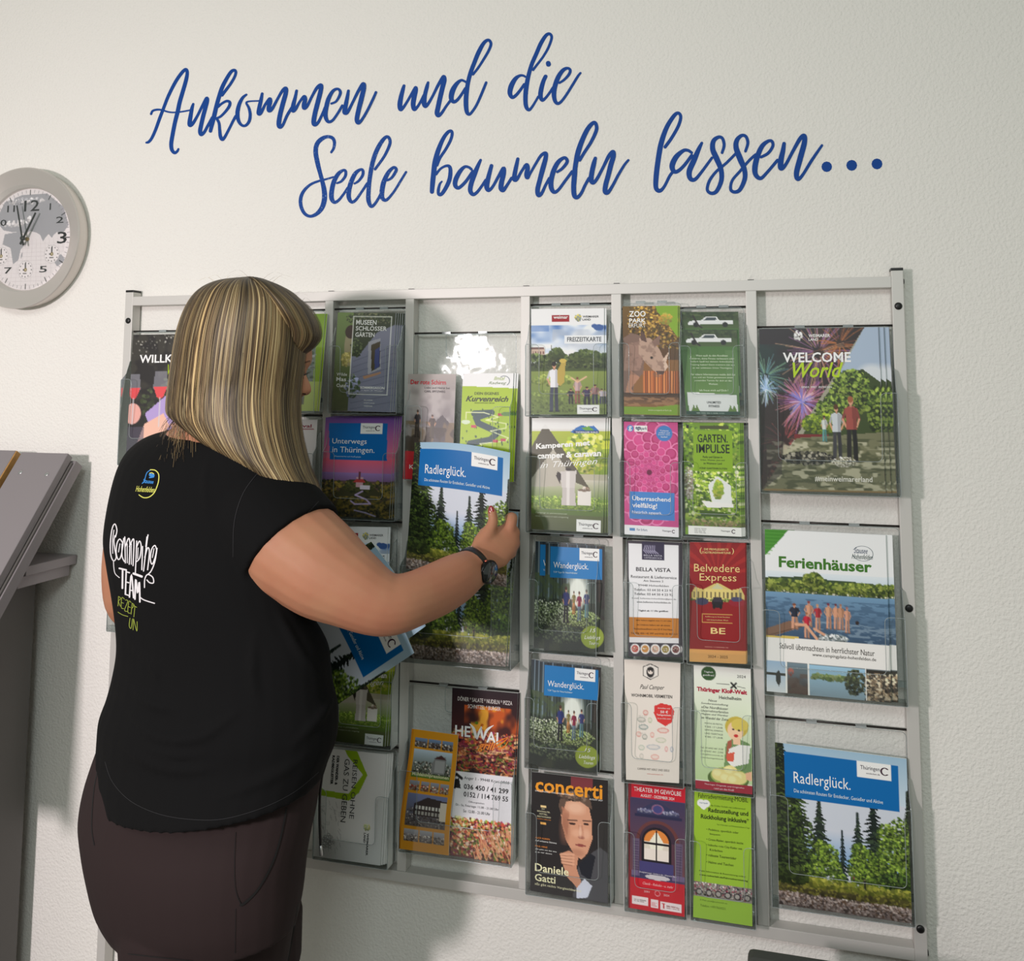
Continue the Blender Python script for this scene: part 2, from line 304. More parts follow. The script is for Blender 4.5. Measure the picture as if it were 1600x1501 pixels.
# ------------------------------------------------------------------ print: pictures painted on a grid of coloured faces, lettering as geometry
class Cv:
    def __init__(s, nu, nv, bg, asp, seed=1):
        s.nu, s.nv, s.asp = nu, nv, asp          # asp = height / width
        s.a = np.zeros((nv, nu, 3), np.float32); s.a[:] = bg
        s.U, s.V = np.meshgrid((np.arange(nu)) / (nu - 1), (np.arange(nv)) / (nv - 1))
        s.rng = np.random.default_rng(seed); s.px = 1.0 / nu
    def win(s, u0, v0, u1, v1):
        i0 = max(int(v0 * (s.nv - 1)) - 1, 0); i1 = min(int(v1 * (s.nv - 1)) + 3, s.nv)
        j0 = max(int(u0 * (s.nu - 1)) - 1, 0); j1 = min(int(u1 * (s.nu - 1)) + 3, s.nu)
        return slice(i0, max(i1, i0)), slice(j0, max(j1, j0))
    def put(s, w_, m, c, a=1.0):
        m = (m * a)[..., None]; s.a[w_] = s.a[w_] * (1 - m) + np.asarray(c, np.float32) * m
    def rect(s, u0, v0, u1, v1, c, a=1.0):
        w_ = s.win(u0, v0, u1, v1); U, V = s.U[w_], s.V[w_]
        s.put(w_, ((U >= u0) & (U <= u1) & (V >= v0) & (V <= v1)).astype(np.float32), c, a)
    def grad(s, u0, v0, u1, v1, c0, c1, horiz=False):
        w_ = s.win(u0, v0, u1, v1); U, V = s.U[w_], s.V[w_]
        t = np.clip(((U - u0) / (u1 - u0)) if horiz else ((V - v0) / (v1 - v0)), 0, 1)[..., None]
        m = ((U >= u0) & (U <= u1) & (V >= v0) & (V <= v1)).astype(np.float32)
        s.put(w_, m, np.asarray(c0, np.float32) * (1 - t) + np.asarray(c1, np.float32) * t)
    def ell(s, u, v, ru, rv, c, a=1.0, soft=0.0, ang=0.0):
        r = max(ru, rv * s.asp) if ang else ru; rr = max(rv, ru / s.asp) if ang else rv
        w_ = s.win(u - r, v - rr, u + r, v + rr); U, V = s.U[w_] - u, (s.V[w_] - v) * s.asp
        if ang: ca, sa = math.cos(ang), math.sin(ang); U, V = U * ca + V * sa, -U * sa + V * ca
        d = np.sqrt((U / ru) ** 2 + (V / (rv * s.asp)) ** 2)
        e = max(soft, s.px * 0.7 / max(ru, 1e-4))
        s.put(w_, np.clip((1 + e / 2 - d) / e, 0, 1), c, a)
    def poly(s, pts, c, a=1.0):
        us = [p[0] for p in pts]; vv = [p[1] for p in pts]
        w_ = s.win(min(us), min(vv), max(us), max(vv)); U, V = s.U[w_], s.V[w_]
        m = np.zeros(U.shape, bool); n = len(pts)
        for i in range(n):
            x0, y0 = pts[i]; x1, y1 = pts[(i + 1) % n]
            if y0 == y1: continue
            m ^= ((V < y0) != (V < y1)) & (U < (x1 - x0) * (V - y0) / (y1 - y0) + x0)
        s.put(w_, m.astype(np.float32), c, a)
    def line(s, pts, wd, c, a=1.0):
        for (x0, y0), (x1, y1) in zip(pts, pts[1:]):
            w_ = s.win(min(x0, x1) - wd, min(y0, y1) - wd, max(x0, x1) + wd, max(y0, y1) + wd)
            U, V = s.U[w_], s.V[w_] * s.asp; y0_, y1_ = y0 * s.asp, y1 * s.asp
            dx, dy = x1 - x0, y1_ - y0_; L = dx * dx + dy * dy + 1e-9
            t = np.clip(((U - x0) * dx + (V - y0_) * dy) / L, 0, 1)
            d = np.hypot(U - x0 - t * dx, V - y0_ - t * dy)
            s.put(w_, np.clip((wd / 2 + s.px * 0.5 - d) / s.px, 0, 1), c, a)
    def noise(s, u0, v0, u1, v1, cells, c, thr=0.5, a=1.0, sy=1.0, soft=0.12, mask=None):
        w_ = s.win(u0, v0, u1, v1); U, V = s.U[w_], s.V[w_] * s.asp * sy
        n = max(int(cells * max(1, s.asp * sy)) + 4, 6); g = s.rng.random((n, n)).astype(np.float32)
        g2 = s.rng.random((2 * n + 4, 2 * n + 4)).astype(np.float32)
        def smp(g, x, y):
            x0 = np.floor(x).astype(int) % (g.shape[1] - 1); y0 = np.floor(y).astype(int) % (g.shape[0] - 1)
            fx = x - np.floor(x); fy = y - np.floor(y); fx = fx * fx * (3 - 2 * fx); fy = fy * fy * (3 - 2 * fy)
            return (g[y0, x0] * (1 - fx) + g[y0, x0 + 1] * fx) * (1 - fy) + (g[y0 + 1, x0] * (1 - fx) + g[y0 + 1, x0 + 1] * fx) * fy
        val = 0.62 * smp(g, U * cells, V * cells) + 0.38 * smp(g2, U * cells * 2.1, V * cells * 2.1)
        m = np.clip((val - thr) / soft + 0.5, 0, 1)
        m *= ((s.U[w_] >= u0) & (s.U[w_] <= u1) & (s.V[w_] >= v0) & (s.V[w_] <= v1))
        s.put(w_, m.astype(np.float32), c, a)
    def leaves(s, u, v, ru, rv, cols, n, r, rect=False):
        n = int(n * 1.9); r *= .66
        for _ in range(n):
            if rect: x, y = u + (s.rng.random() * 2 - 1) * ru, v + (s.rng.random() * 2 - 1) * rv
            else:
                t = s.rng.random() * 6.283; q = math.sqrt(s.rng.random()); x, y = u + ru * q * math.cos(t), v + rv * q * math.sin(t)
            c = np.array(cols[int(s.rng.integers(len(cols)))], float) * (1.02 - .22 * (y - v) / max(rv, 1e-3) + .25 * (s.rng.random() - .5)); k = r * (0.5 + 0.9 * s.rng.random())
            s.ell(x, y, k, k / s.asp * (0.6 + .5 * s.rng.random()), np.clip(c, 0, 250), 0.9)
    def conifer(s, u, v0, v1, wd, c, c2=None):
        n = max(int((v1 - v0) * s.nv / 1.5), 8); c2 = c2 or tuple(int(x * 1.35) for x in c)
        s.line([(u, v0 - .01), (u, v1)], wd * 0.07 + s.px * .6, c)
        for i in range(n):
            t = (i + .5) / n; y = v0 + (v1 - v0) * t; h = wd * 0.5 * (.10 + .9 * t) * (.75 + .35 * math.sin(i * 2.1))
            for sg in (-1, 1):
                k = h * (0.6 + 0.5 * s.rng.random()); dv = (v1 - v0) / n
                cc = c if s.rng.random() < 0.62 else (c2 if s.rng.random() < .6 else tuple(int(x * .7) for x in c))
                s.poly([(u - sg * .01, y - dv * 1.6), (u + sg * k * .6, y + dv * 0.2), (u + sg * k, y + dv * 1.6), (u + sg * k * 0.7, y + dv * 2.0), (u, y + dv * 1.2)], cc)
    def person(s, u, v0, v1, top, leg, skin=(205, 150, 120), hair=(70, 45, 35), k=1.0):
        h = v1 - v0; w_ = h * s.asp * 0.085 * k; dk = lambda c, f: tuple(int(x * f) for x in c)
        for sg in (-1, 1):
            s.line([(u + sg * w_ * .45, v0 + h * .48), (u + sg * w_ * (.5 + .2 * s.rng.random()), v0 + h * .74), (u + sg * w_ * .62, v1 - h * .03)], w_ * .82, dk(leg, 1.0 if sg < 0 else .8))
            s.ell(u + sg * w_ * .75, v1 - h * .01, w_ * .5, h * .016, dk(leg, .6))
            e = (u + sg * w_ * (1.45 + .2 * s.rng.random()), v0 + h * .36)
            s.line([(u + sg * w_ * 1.0, v0 + h * .21), e], w_ * .5, dk(top, .85)); s.line([e, (u + sg * w_ * 1.0, v0 + h * .47)], w_ * .36, skin)
        s.poly([(u - w_ * .5, v0 + h * .165), (u + w_ * .5, v0 + h * .165), (u + w_ * 1.15, v0 + h * .20), (u + w_ * .95, v0 + h * .38), (u + w_ * .98, v0 + h * .52), (u - w_ * .98, v0 + h * .52), (u - w_ * .9, v0 + h * .38), (u - w_ * 1.15, v0 + h * .20)], top)
        s.poly([(u + w_ * .2, v0 + h * .17), (u + w_ * 1.1, v0 + h * .20), (u + w_ * .95, v0 + h * .52), (u + w_ * .3, v0 + h * .52)], dk(top, .78), .8)
        s.rect(u - w_ * .2, v0 + h * .12, u + w_ * .2, v0 + h * .18, dk(skin, .85)); s.ell(u, v0 + h * .085, w_ * .46, h * .062, skin); s.ell(u - w_ * .05, v0 + h * .058, w_ * .52, h * .05, hair)
    def dashes(s, u0, v0, u1, v1, rows, c, a=0.6, fill=0.9, center=False, wob=0.25):
        """rows of print too small to read, as broken grey lines"""
        for i in range(rows):
            v = v0 + (v1 - v0) * (i + 0.5) / rows; L = (u1 - u0) * (1 - wob * s.rng.random()); x = u0 + ((u1 - u0) - L) / 2 if center else u0; e = x + L
            while x < e:
                q = min(0.02 + 0.07 * s.rng.random(), e - x); hh = (v1 - v0) / rows * 0.24
                s.rect(x, v - hh, x + q * 0.86, v + hh, c, a * (0.6 + 0.4 * s.rng.random())); x += q
KPRINT = 1.18
def shade(c): return np.clip(lin(np.clip(c, 0, 255)) * KPRINT, 0, 0.92)
_fc = bpy.data.curves.new('print_text', 'FONT'); _fo = bpy.data.objects.new('print_text', _fc); COLL.objects.link(_fo)
_fc.resolution_u = 2
_tc = {}
def text_mesh(t, bold=0.0, shear=0.0, space=1.0):
    key = (t, bold, shear, space)
    if key in _tc: return _tc[key]
    _fc.body = t; _fc.offset = bold; _fc.shear = shear; _fc.space_character = space
    bpy.context.view_layer.update()
    dg = bpy.context.evaluated_depsgraph_get(); dg.update()
    ev = _fo.evaluated_get(dg); me = ev.to_mesh()
    V = np.array([v.co[:2] for v in me.vertices]); Fc = [tuple(p.vertices) for p in me.polygons]; ev.to_mesh_clear()
    mn, mx = V.min(0), V.max(0); V = (V - mn) / (mx - mn); V[:, 1] = 1 - V[:, 1]
    _tc[key] = (V, Fc); return _tc[key]
def serif_mesh(t, bold=0.0):
    """the built-in face with slab serifs set under and over its stems"""
    return text_mesh(t, bold)
def quad(p00, p10, p11, p01):
    p00, p10, p11, p01 = map(np.asarray, (p00, p10, p11, p01))
    return lambda u, v: (1 - v) * ((1 - u) * p00 + u * p10) + v * ((1 - u) * p01 + u * p11)
def cover_mesh(name, cv, texts, surf, lift=0.0004, toward=None):
    """texts: (string, u0, v0, u1, v1, colour, options) with the box of the ink; options: bold, shear, rot"""
    nu, nv = cv.nu, cv.nv
    u = np.linspace(0, 1, nu)[None, :, None]; v = np.linspace(0, 1, nv)[:, None, None]
    P = surf(u, v).reshape(-1, 3)
    C_ = shade(cv.a.reshape(-1, 3))
    i = np.arange(nu * nv).reshape(nv, nu)
    Fq = np.stack([i[:-1, :-1], i[1:, :-1], i[1:, 1:], i[:-1, 1:]], -1).reshape(-1, 4)
    verts = [P]; cols = [C_]; base = len(P); loops = [Fq.reshape(-1)]; sizes = [np.full(len(Fq), 4)]
    e = 1e-3
    def nrm(uu, vv):
        a = surf(uu + e, vv) - surf(uu - e, vv); b = surf(uu, vv + e) - surf(uu, vv - e)
        n = np.cross(b, a); return n / (np.linalg.norm(n, axis=-1, keepdims=True) + 1e-12)
    for k, tx in enumerate(texts):
        t, u0, v0, u1, v1, c = tx[:6]; op = tx[6] if len(tx) > 6 else {}
        if isinstance(t, str):
            V, Fc = text_mesh(t, op.get('bold', 0.0), op.get('shear', 0.0), op.get('space', 1.0))
            x, y = V[:, 0], V[:, 1]
            rot = op.get('rot', 0)
            if rot == 90: x, y = 1 - y, x          # reads from the top down
            uu = u0 + (u1 - u0) * x; vv = v0 + (v1 - v0) * y + op.get('slope', 0) * x
        else:                                       # list of strokes [(x, y, w)...] in the unit box, u0..v1
            xs = []; Fc = []
            for st in t:
                a_, f_ = ribbon2d(st, 5); b_ = len(xs); xs += a_; Fc += [tuple(q + b_ for q in ff) for ff in f_]
            xs = np.array(xs); uu = u0 + (u1 - u0) * xs[:, 0]; vv = v0 + (v1 - v0) * xs[:, 1]
        uu = uu[:, None]; vv = vv[:, None]
        Pt = surf(uu, vv) + nrm(uu, vv) * (lift * (1 + 0.3 * (k % 3)))
        verts.append(Pt); cols.append(np.repeat(shade(np.array([c], np.float32)), len(Pt), 0))
        loops.append(np.array([q + base for f in Fc for q in f])); sizes.append(np.array([len(f) for f in Fc])); base += len(Pt)
    verts = np.concatenate(verts); cols = np.concatenate(cols); loops = np.concatenate(loops).astype(np.int32); sizes = np.concatenate(sizes).astype(np.int32)
    me = bpy.data.meshes.new(name); me.vertices.add(len(verts)); me.vertices.foreach_set('co', verts.astype(np.float32).ravel())
    me.loops.add(len(loops)); me.loops.foreach_set('vertex_index', loops)
    me.polygons.add(len(sizes)); st = np.concatenate([[0], np.cumsum(sizes)[:-1]]).astype(np.int32)
    me.polygons.foreach_set('loop_start', st); me.polygons.foreach_set('loop_total', sizes)
    me.update(calc_edges=True); me.validate()
    at_ = me.color_attributes.new('Col', 'FLOAT_COLOR', 'POINT')
    at_.data.foreach_set('color', np.concatenate([cols, np.ones((len(cols), 1))], 1).astype(np.float32).ravel())
    return me
WH = (232, 231, 226)
B = dict(bold=0.014); BB = dict(bold=0.02)
def thur(u0, v0, u1, v1, small=True):
    """the white box mark: word, small line and broken ring"""
    def f(cv): cv.rect(u0, v0, u1, v1, WH); w_, h_ = u1 - u0, v1 - v0; cx_, cy_ = u0 + w_ * 0.81, v0 + h_ * 0.5; r = h_ * cv.asp * 0.24
    w_, h_ = u1 - u0, v1 - v0
    tx = [('Thüringen', u0 + w_ * 0.09, v0 + h_ * 0.26, u0 + w_ * 0.66, v0 + h_ * 0.58, (50, 45, 60))]
    if small: tx.append(('entdecken.de', u0 + w_ * 0.26, v0 + h_ * 0.66, u0 + w_ * 0.66, v0 + h_ * 0.76, (90, 80, 90)))
    a = np.linspace(0.9, 5.5, 9); k = 0.11
    tx.append(([[(0.81 + k * math.cos(t), 0.48 + k * 2.0 * math.sin(t), 0.05) for t in a]], u0, v0, u1, v1, (60, 35, 50)))
    return f, tx
def d_radler():
    cv = Cv(150, 190, (196, 202, 212), 1.24, 3)
    cv.grad(0, 0, 1, .3, (150, 180, 200), (190, 205, 215)); cv.grad(0, .5, 1, .72, (200, 204, 214), (120, 160, 200))
    cv.conifer(.0, -.25, .95, .62, (38, 46, 28), (62, 76, 38)); cv.conifer(.16, .12, .98, .5, (34, 44, 30), (62, 82, 42)); cv.conifer(.04, .0, 1, .6, (30, 38, 26), (72, 88, 44))
    cv.conifer(.33, .33, .72, .30, (36, 46, 40), (58, 74, 52)); cv.conifer(.62, .39, .74, .22, (38, 50, 46), (58, 74, 54)); cv.conifer(.74, .27, .78, .38, (28, 38, 34), (54, 70, 50)); cv.conifer(.5, .51, .86, .15, (34, 46, 46)); cv.conifer(1.0, .22, .9, .34, (30, 38, 28), (54, 68, 42))
    G1 = [(84, 108, 38), (112, 138, 48), (60, 82, 32), (132, 154, 62), (44, 60, 26), (36, 48, 24)]
    for u, v, ru, rv, n_ in ((.34, .62, .05, .05, 60), (.40, .66, .07, .07, 110), (.33, .72, .09, .08, 130), (.44, .75, .06, .07, 90), (.28, .78, .1, .06, 110), (.48, .80, .05, .04, 50), (.63, .62, .06, .06, 80), (.69, .67, .08, .08, 130), (.60, .72, .07, .08, 110), (.66, .78, .1, .06, 130),
                             (.83, .5, .07, .08, 110), (.93, .46, .08, .09, 130), (.86, .6, .1, .1, 200), (.96, .62, .08, .12, 180), (.80, .7, .1, .09, 170), (.92, .75, .1, .08, 170), (.78, .80, .1, .04, 90)): cv.leaves(u, v, ru, rv, G1, n_, .013)
    cv.leaves(.9, .78, .14, .07, [(38, 52, 26), (56, 76, 34), (80, 108, 40), (26, 36, 22)], 200, .013); cv.leaves(.15, .6, .14, .22, [(36, 46, 26), (58, 76, 36), (84, 104, 46), (28, 34, 22)], 260, .014)
    cv.rect(0, .84, 1, 1, (96, 92, 50)); cv.leaves(.5, .845, .5, .03, [(140, 140, 54), (110, 118, 44), (86, 90, 40), (160, 156, 70)], 420, .02, True)
    cv.leaves(.1, .82, .14, .05, [(38, 46, 26), (60, 74, 34)], 120, .02)
    cv.leaves(.5, .9, .5, .025, [(74, 70, 40), (120, 116, 52), (58, 54, 34)], 220, .02, True)
    cv.rect(0, .92, 1, 1, (104, 94, 90)); cv.leaves(.5, .955, .5, .04, [(164, 152, 148), (70, 62, 60), (128, 112, 106), (190, 176, 168), (90, 70, 56)], 900, .012, True)
    cv.person(.66, .775, .835, (40, 40, 50), (30, 30, 34)); cv.person(.58, .765, .8, (120, 60, 60), (40, 40, 40))
    cv.rect(.07, .05, .935, .335, (0, 98, 164))
    f, tx = thur(.63, .048, .885, .15); f(cv)
    tx += [('Radlerglück.', .14, .17, .575, .262, (240, 243, 246)), ('Die schönsten Routen für Entdecker, Genießer und Aktive', .14, .277, .815, .303, (214, 226, 238))]
    return cv, tx
def d_wander():
    cv = Cv(104, 154, (52, 58, 46), 1.45, 5)
    cv.grad(0, 0, 1, .55, (30, 44, 54), (78, 92, 80))
    for k in range(26):
        u = k / 25 + .01; cv.rect(u, 0, u + .018, .62, [(24, 30, 30), (130, 150, 165), (50, 60, 60), (18, 20, 22)][k % 4], .7)
    cv.ell(.55, .45, .17, .17, (226, 232, 222), .95, .7); cv.rect(.86, 0, 1, .7, (34, 30, 28), .85); cv.rect(.9, 0, .93, .7, (60, 52, 46))
    cv.noise(0, .3, .42, .6, 12, (70, 84, 56), .5, .8); cv.noise(0, .52, 1, 1, 10, (40, 48, 40), .45, .8)
    cv.leaves(.18, .66, .3, .12, [(150, 162, 128), (96, 112, 70), (196, 204, 180), (54, 66, 44)], 420, .014)
    cv.leaves(.62, .7, .3, .08, [(140, 160, 90), (84, 100, 54), (170, 184, 130)], 260, .014)
    cv.noise(0, .78, 1, 1, 7, (36, 42, 40), .4, .8); cv.leaves(.3, .85, .35, .08, [(70, 84, 60), (40, 50, 44), (96, 106, 80)], 160, .018)
    cv.person(.36, .40, .74, (38, 48, 110), (30, 30, 36), k=.9); cv.person(.49, .44, .66, (130, 120, 70), (190, 120, 60), k=.8); cv.person(.58, .44, .72, (130, 40, 66), (90, 110, 130), k=.8); cv.person(.70, .42, .69, (54, 60, 110), (90, 130, 140), k=.9)
    cv.ell(.80, .865, .19, .105, (128, 142, 46)); cv.ell(.80, .865, .175, .097, (134, 150, 52))
    cv.rect(.08, .03, .955, .325, (0, 112, 176))
    f, tx = thur(.58, .03, .91, .145); f(cv)
    tx += [('Wanderglück.', .14, .175, .73, .25, (236, 242, 246)), ('TOP Tipps für Naturliebhaber', .14, .262, .55, .284, (200, 222, 236)),
           ('15', .76, .785, .86, .82, WH, dict(shear=.3)), ('Lieblings', .67, .85, .93, .895, WH, dict(shear=.3)), ('Touren', .75, .905, .9, .935, WH, dict(shear=.3))]
    return cv, tx
def d_welcome():
    cv = Cv(160, 200, (34, 28, 30), 1.28, 7)
    cv.grad(0, 0, 1, 1, (40, 34, 38), (56, 36, 32)); cv.noise(.5, 0, .95, .25, 5, (92, 54, 30), .5, .7, soft=.4); cv.noise(0, .1, .25, .4, 5, (30, 60, 56), .5, .6, soft=.4)
    def fire(u, v, r, n, c, c2, r0=.2):
        for _ in range(n):
            t = cv.rng.random() * 6.283; k = r * (0.6 + .5 * cv.rng.random())
            p0 = (u + r0 * k * math.cos(t), v + r0 * k * math.sin(t) / cv.asp); p1 = (u + k * math.cos(t), v + k * math.sin(t) / cv.asp + .01)
            cv.line([p0, ((p0[0] + p1[0]) / 2, (p0[1] + p1[1]) / 2 - .004), p1], .006, c if cv.rng.random() < .6 else c2, .75)
    fire(.5, .15, .34, 70, (150, 100, 150), (190, 150, 120)); fire(.68, .1, .22, 40, (180, 110, 60), (120, 70, 50)); fire(.05, .3, .2, 60, (120, 160, 130), (90, 130, 140)); fire(.05, .38, .12, 50, (150, 180, 220), (220, 230, 240), 0.02)
    fire(.36, .46, .23, 150, (196, 130, 140), (150, 90, 150)); fire(.35, .46, .12, 60, (120, 120, 200), (230, 190, 200), .05); fire(.02, .85, .28, 40, (190, 110, 90), (150, 80, 70), .4); fire(.2, .7, .2, 40, (170, 80, 80), (120, 60, 70), .3)
    T = [(.885, 0), (1, 0), (1, 1), (.0, 1), (.02, .985)]
    cv.poly(T, (150, 148, 130)); cv.poly([(.885, 0), (1, 0), (1, .4), (.62, .34)], (160, 176, 196)); cv.ell(.93, .3, .12, .07, (206, 210, 214), .9, .5)
    GL = [(70, 92, 36), (46, 62, 26), (112, 134, 52), (140, 158, 70), (30, 40, 20)]
    cv.poly([(.55, .42), (.7, .27), (.86, .26), (1, .34), (1, .68), (.35, .66)], (56, 70, 34)); cv.leaves(.76, .4, .17, .14, GL, 420, .018); cv.leaves(.62, .52, .16, .1, GL, 300, .018); cv.leaves(.95, .5, .07, .14, GL, 160, .018); cv.leaves(.5, .59, .16, .06, [(140, 160, 40), (100, 120, 40), (60, 80, 30)], 200, .016)
    cv.rect(.28, .655, .56, .69, (112, 40, 40)); cv.poly([(.3, .68), (1, .64), (1, 1), (.0, 1)], (112, 112, 84)); cv.noise(.05, .68, 1, 1, 12, (70, 74, 50), .5, .8, sy=2.5); cv.noise(.05, .7, 1, 1, 14, (190, 186, 160), .62, .8, sy=2.5)
    cv.poly([(0, .6), (.2, .6), (.17, .9), (.02, .99), (0, .99)], (50, 44, 44), .5)
    cv.leaves(.4, .8, .22, .035, [(40, 40, 36), (70, 68, 56), (24, 24, 22), (150, 146, 130)], 260, .018); cv.grad(.02, .985, 1, 1, (150, 130, 84), (110, 90, 60))
    cv.person(.63, .47, .8, (190, 196, 200), (60, 60, 64), hair=(80, 50, 30)); cv.person(.75, .42, .82, (150, 74, 66), (36, 34, 34), hair=(150, 90, 60)); cv.person(.53, .54, .7, (200, 205, 200), (90, 150, 150))
    cv.leaves(.68, .82, .1, .03, [(200, 196, 180), (230, 226, 214), (90, 84, 70)], 120, .008); cv.leaves(.33, .045, .035, .03, [(230, 230, 226)], 30, .01)
    return cv, [('WEIMARER', .42, .038, .60, .058, WH, B), ('LAND', .42, .064, .50, .08, WH, B), ('WELCOME', .2, .152, .765, .215, (244, 244, 240), BB),
                ('World', .28, .215, .70, .31, (168, 196, 20), dict(shear=.35, bold=.015)), ('GENIUS . SPIRIT . ENTDECKEN', .35, .362, .6, .374, WH), ('#meinweimarerland', .44, .905, .90, .94, (225, 222, 212), B)]
def d_willkommen():
    cv = Cv(110, 150, (48, 46, 46), 1.33, 8)
    cv.noise(0, 0, 1, .6, 8, (66, 64, 58), .5, .7); cv.leaves(.4, .12, .4, .12, [(120, 120, 112), (70, 70, 64), (160, 158, 150)], 60, .01)
    cv.leaves(.4, .55, .25, .2, [(70, 80, 56), (56, 60, 48)], 60, .03)
    def glass(u, v, k):
        cv.poly([(u - .07 * k, v - .13 * k), (u + .07 * k, v - .13 * k), (u + .09 * k, v), (u, v + .09 * k), (u - .09 * k, v)], (150, 150, 160), .6)
        cv.poly([(u - .085 * k, v - .01 * k), (u + .085 * k, v - .01 * k), (u + .04 * k, v + .07 * k), (u, v + .09 * k), (u - .04 * k, v + .07 * k)], (214, 80, 84)); cv.line([(u, v + .08 * k), (u, v + .3 * k)], .012, (200, 196, 200))
    cv.poly([(.2, .62), (.5, .45), (.7, .6), (.5, .75), (.25, .7)], (170, 150, 200)); cv.poly([(.05, .98), (.2, .7), (.42, .62), (.5, .72), (.3, .86), (.2, 1)], (224, 178, 158)); cv.ell(.05, .62, .1, .08, (216, 160, 150)); cv.poly([(.5, .7), (1, .68), (1, .76), (.55, .76)], (220, 170, 150))
    cv.rect(0, .72, .2, 1, (90, 84, 100), .6)
    glass(.05, .43, .9); glass(.37, .42, 1.0); glass(.8, .5, .7)
    cv.leaves(.62, .045, .06, .035, [(225, 225, 220)], 30, .012)
    return cv, [('WILLKOMMEN', .1, .16, 1.0 * .98, .225, (244, 244, 240), BB), ('Weimarer Land', .45, .24, .99, .32, (160, 190, 20), dict(shear=.3)), ('WEIMARER LAND', .68, .03, .97, .055, WH)]
def d_museen():
    cv = Cv(100, 160, (118, 122, 140), 1.68, 9)
    cv.grad(0, 0, .32, 1, (112, 134, 74), (80, 84, 60)); cv.ell(.25, .35, .1, .2, (150, 140, 110)); cv.ell(.25, .2, .1, .07, (60, 44, 36)); cv.leaves(.2, .48, .08, .08, [(190, 176, 110), (140, 130, 70)], 40, .03)
    cv.rect(.28, 0, 1, 1, (124, 126, 146)); cv.poly([(.28, 0), (1, 0), (1, .12), (.7, .2), (.4, .45), (.28, .45)], (52, 62, 40)); cv.leaves(.55, .06, .4, .07, [(40, 50, 30), (84, 98, 60), (120, 120, 90), (60, 70, 44)], 160, .02); cv.leaves(.36, .36, .1, .1, [(50, 60, 40), (96, 110, 70)], 80, .02)
    for k in range(9): cv.line([(.32, .5 + k * .06), (1, .34 + k * .07)], .008, (88, 90, 110), .8)
    cv.poly([(.56, .3), (.76, .26), (.8, .57), (.58, .63)], (160, 160, 170)); cv.poly([(.61, .33), (.76, .29), (.78, .55), (.64, .6)], (74, 66, 50)); cv.poly([(.68, .38), (.76, .35), (.77, .55), (.69, .58)], (66, 74, 124)); cv.poly([(.5, .65), (.8, .6), (.8, .62), (.52, .68)], (168, 130, 104))
    cv.leaves(.33, .75, .12, .12, [(60, 76, 50), (150, 154, 190), (90, 100, 80)], 90, .03)
    for a, b in (((.28, .04), (.93, .04)), ((.93, .04), (.93, .83)), ((.28, .83), (.93, .83)), ((.28, .04), (.28, .83))): cv.line([a, b], .014, WH)
    return cv, [('MUSEEN', .33, .075, .68, .125, WH, B), ('SCHLÖSSER', .33, .13, .86, .185, WH, B), ('GÄRTEN', .33, .195, .66, .25, WH, B), ('Wilde', .05, .62, .23, .65, WH), ('Mas', .05, .665, .22, .705, WH, B), ('Outd', .06, .73, .22, .765, WH, B),
                ('SOMMERSAISON', .47, .75, .88, .775, WH, B), ('1. April - 31. Oktober', .5, .785, .86, .8, WH), ('KLASSIK', .55, .88, .7, .893, WH), ('STIFTUNG', .55, .91, .73, .922, WH), ('WEIMAR', .55, .94, .7, .953, WH)]
def d_unterwegs():
    cv = Cv(100, 150, (120, 70, 110), 1.5, 11)
    cv.grad(0, 0, 1, .45, (110, 74, 150), (220, 110, 130)); cv.grad(0, .42, 1, .6, (226, 96, 120), (170, 110, 160)); cv.grad(0, .56, 1, .66, (150, 120, 180), (120, 90, 130))
    cv.grad(0, .64, 1, 1, (96, 76, 70), (60, 56, 40)); cv.leaves(.5, .82, .5, .18, [(80, 74, 40), (54, 56, 34), (110, 96, 44), (130, 110, 50), (40, 40, 30)], 520, .03, True)
    cv.poly([(.2, .8), (.4, .63), (.62, .62), (.9, .78)], (62, 60, 40)); cv.leaves(.55, .7, .22, .06, [(50, 54, 34), (80, 80, 44)], 160, .025)
    cv.rect(.5, .6, .6, .7, (190, 150, 160)); cv.poly([(.46, .655), (.64, .655), (.6, .62), (.5, .62)], (170, 60, 60)); cv.rect(.53, .55, .56, .63, (110, 60, 70)); cv.rect(.56, .68, .7, .72, (206, 196, 210))
    cv.line([(.6, .74), (.5, .78), (.66, .82), (.72, .86), (.5, .87), (.44, .84)], .022, (180, 160, 200)); cv.line([(.5, .93), (.66, .95), (.8, .98)], .02, (150, 140, 170))
    cv.poly([(.05, .055), (.9, .055), (.92, .43), (.1, .435)], (0, 98, 170))
    f, tx = thur(.52, .055, .83, .165); f(cv)
    return cv, tx + [('Unterwegs', .12, .215, .62, .285, WH), ('in Thüringen.', .13, .30, .74, .375, WH), ('Wissenswertes und Ausflugtipps', .16, .39, .55, .41, (190, 214, 236))]
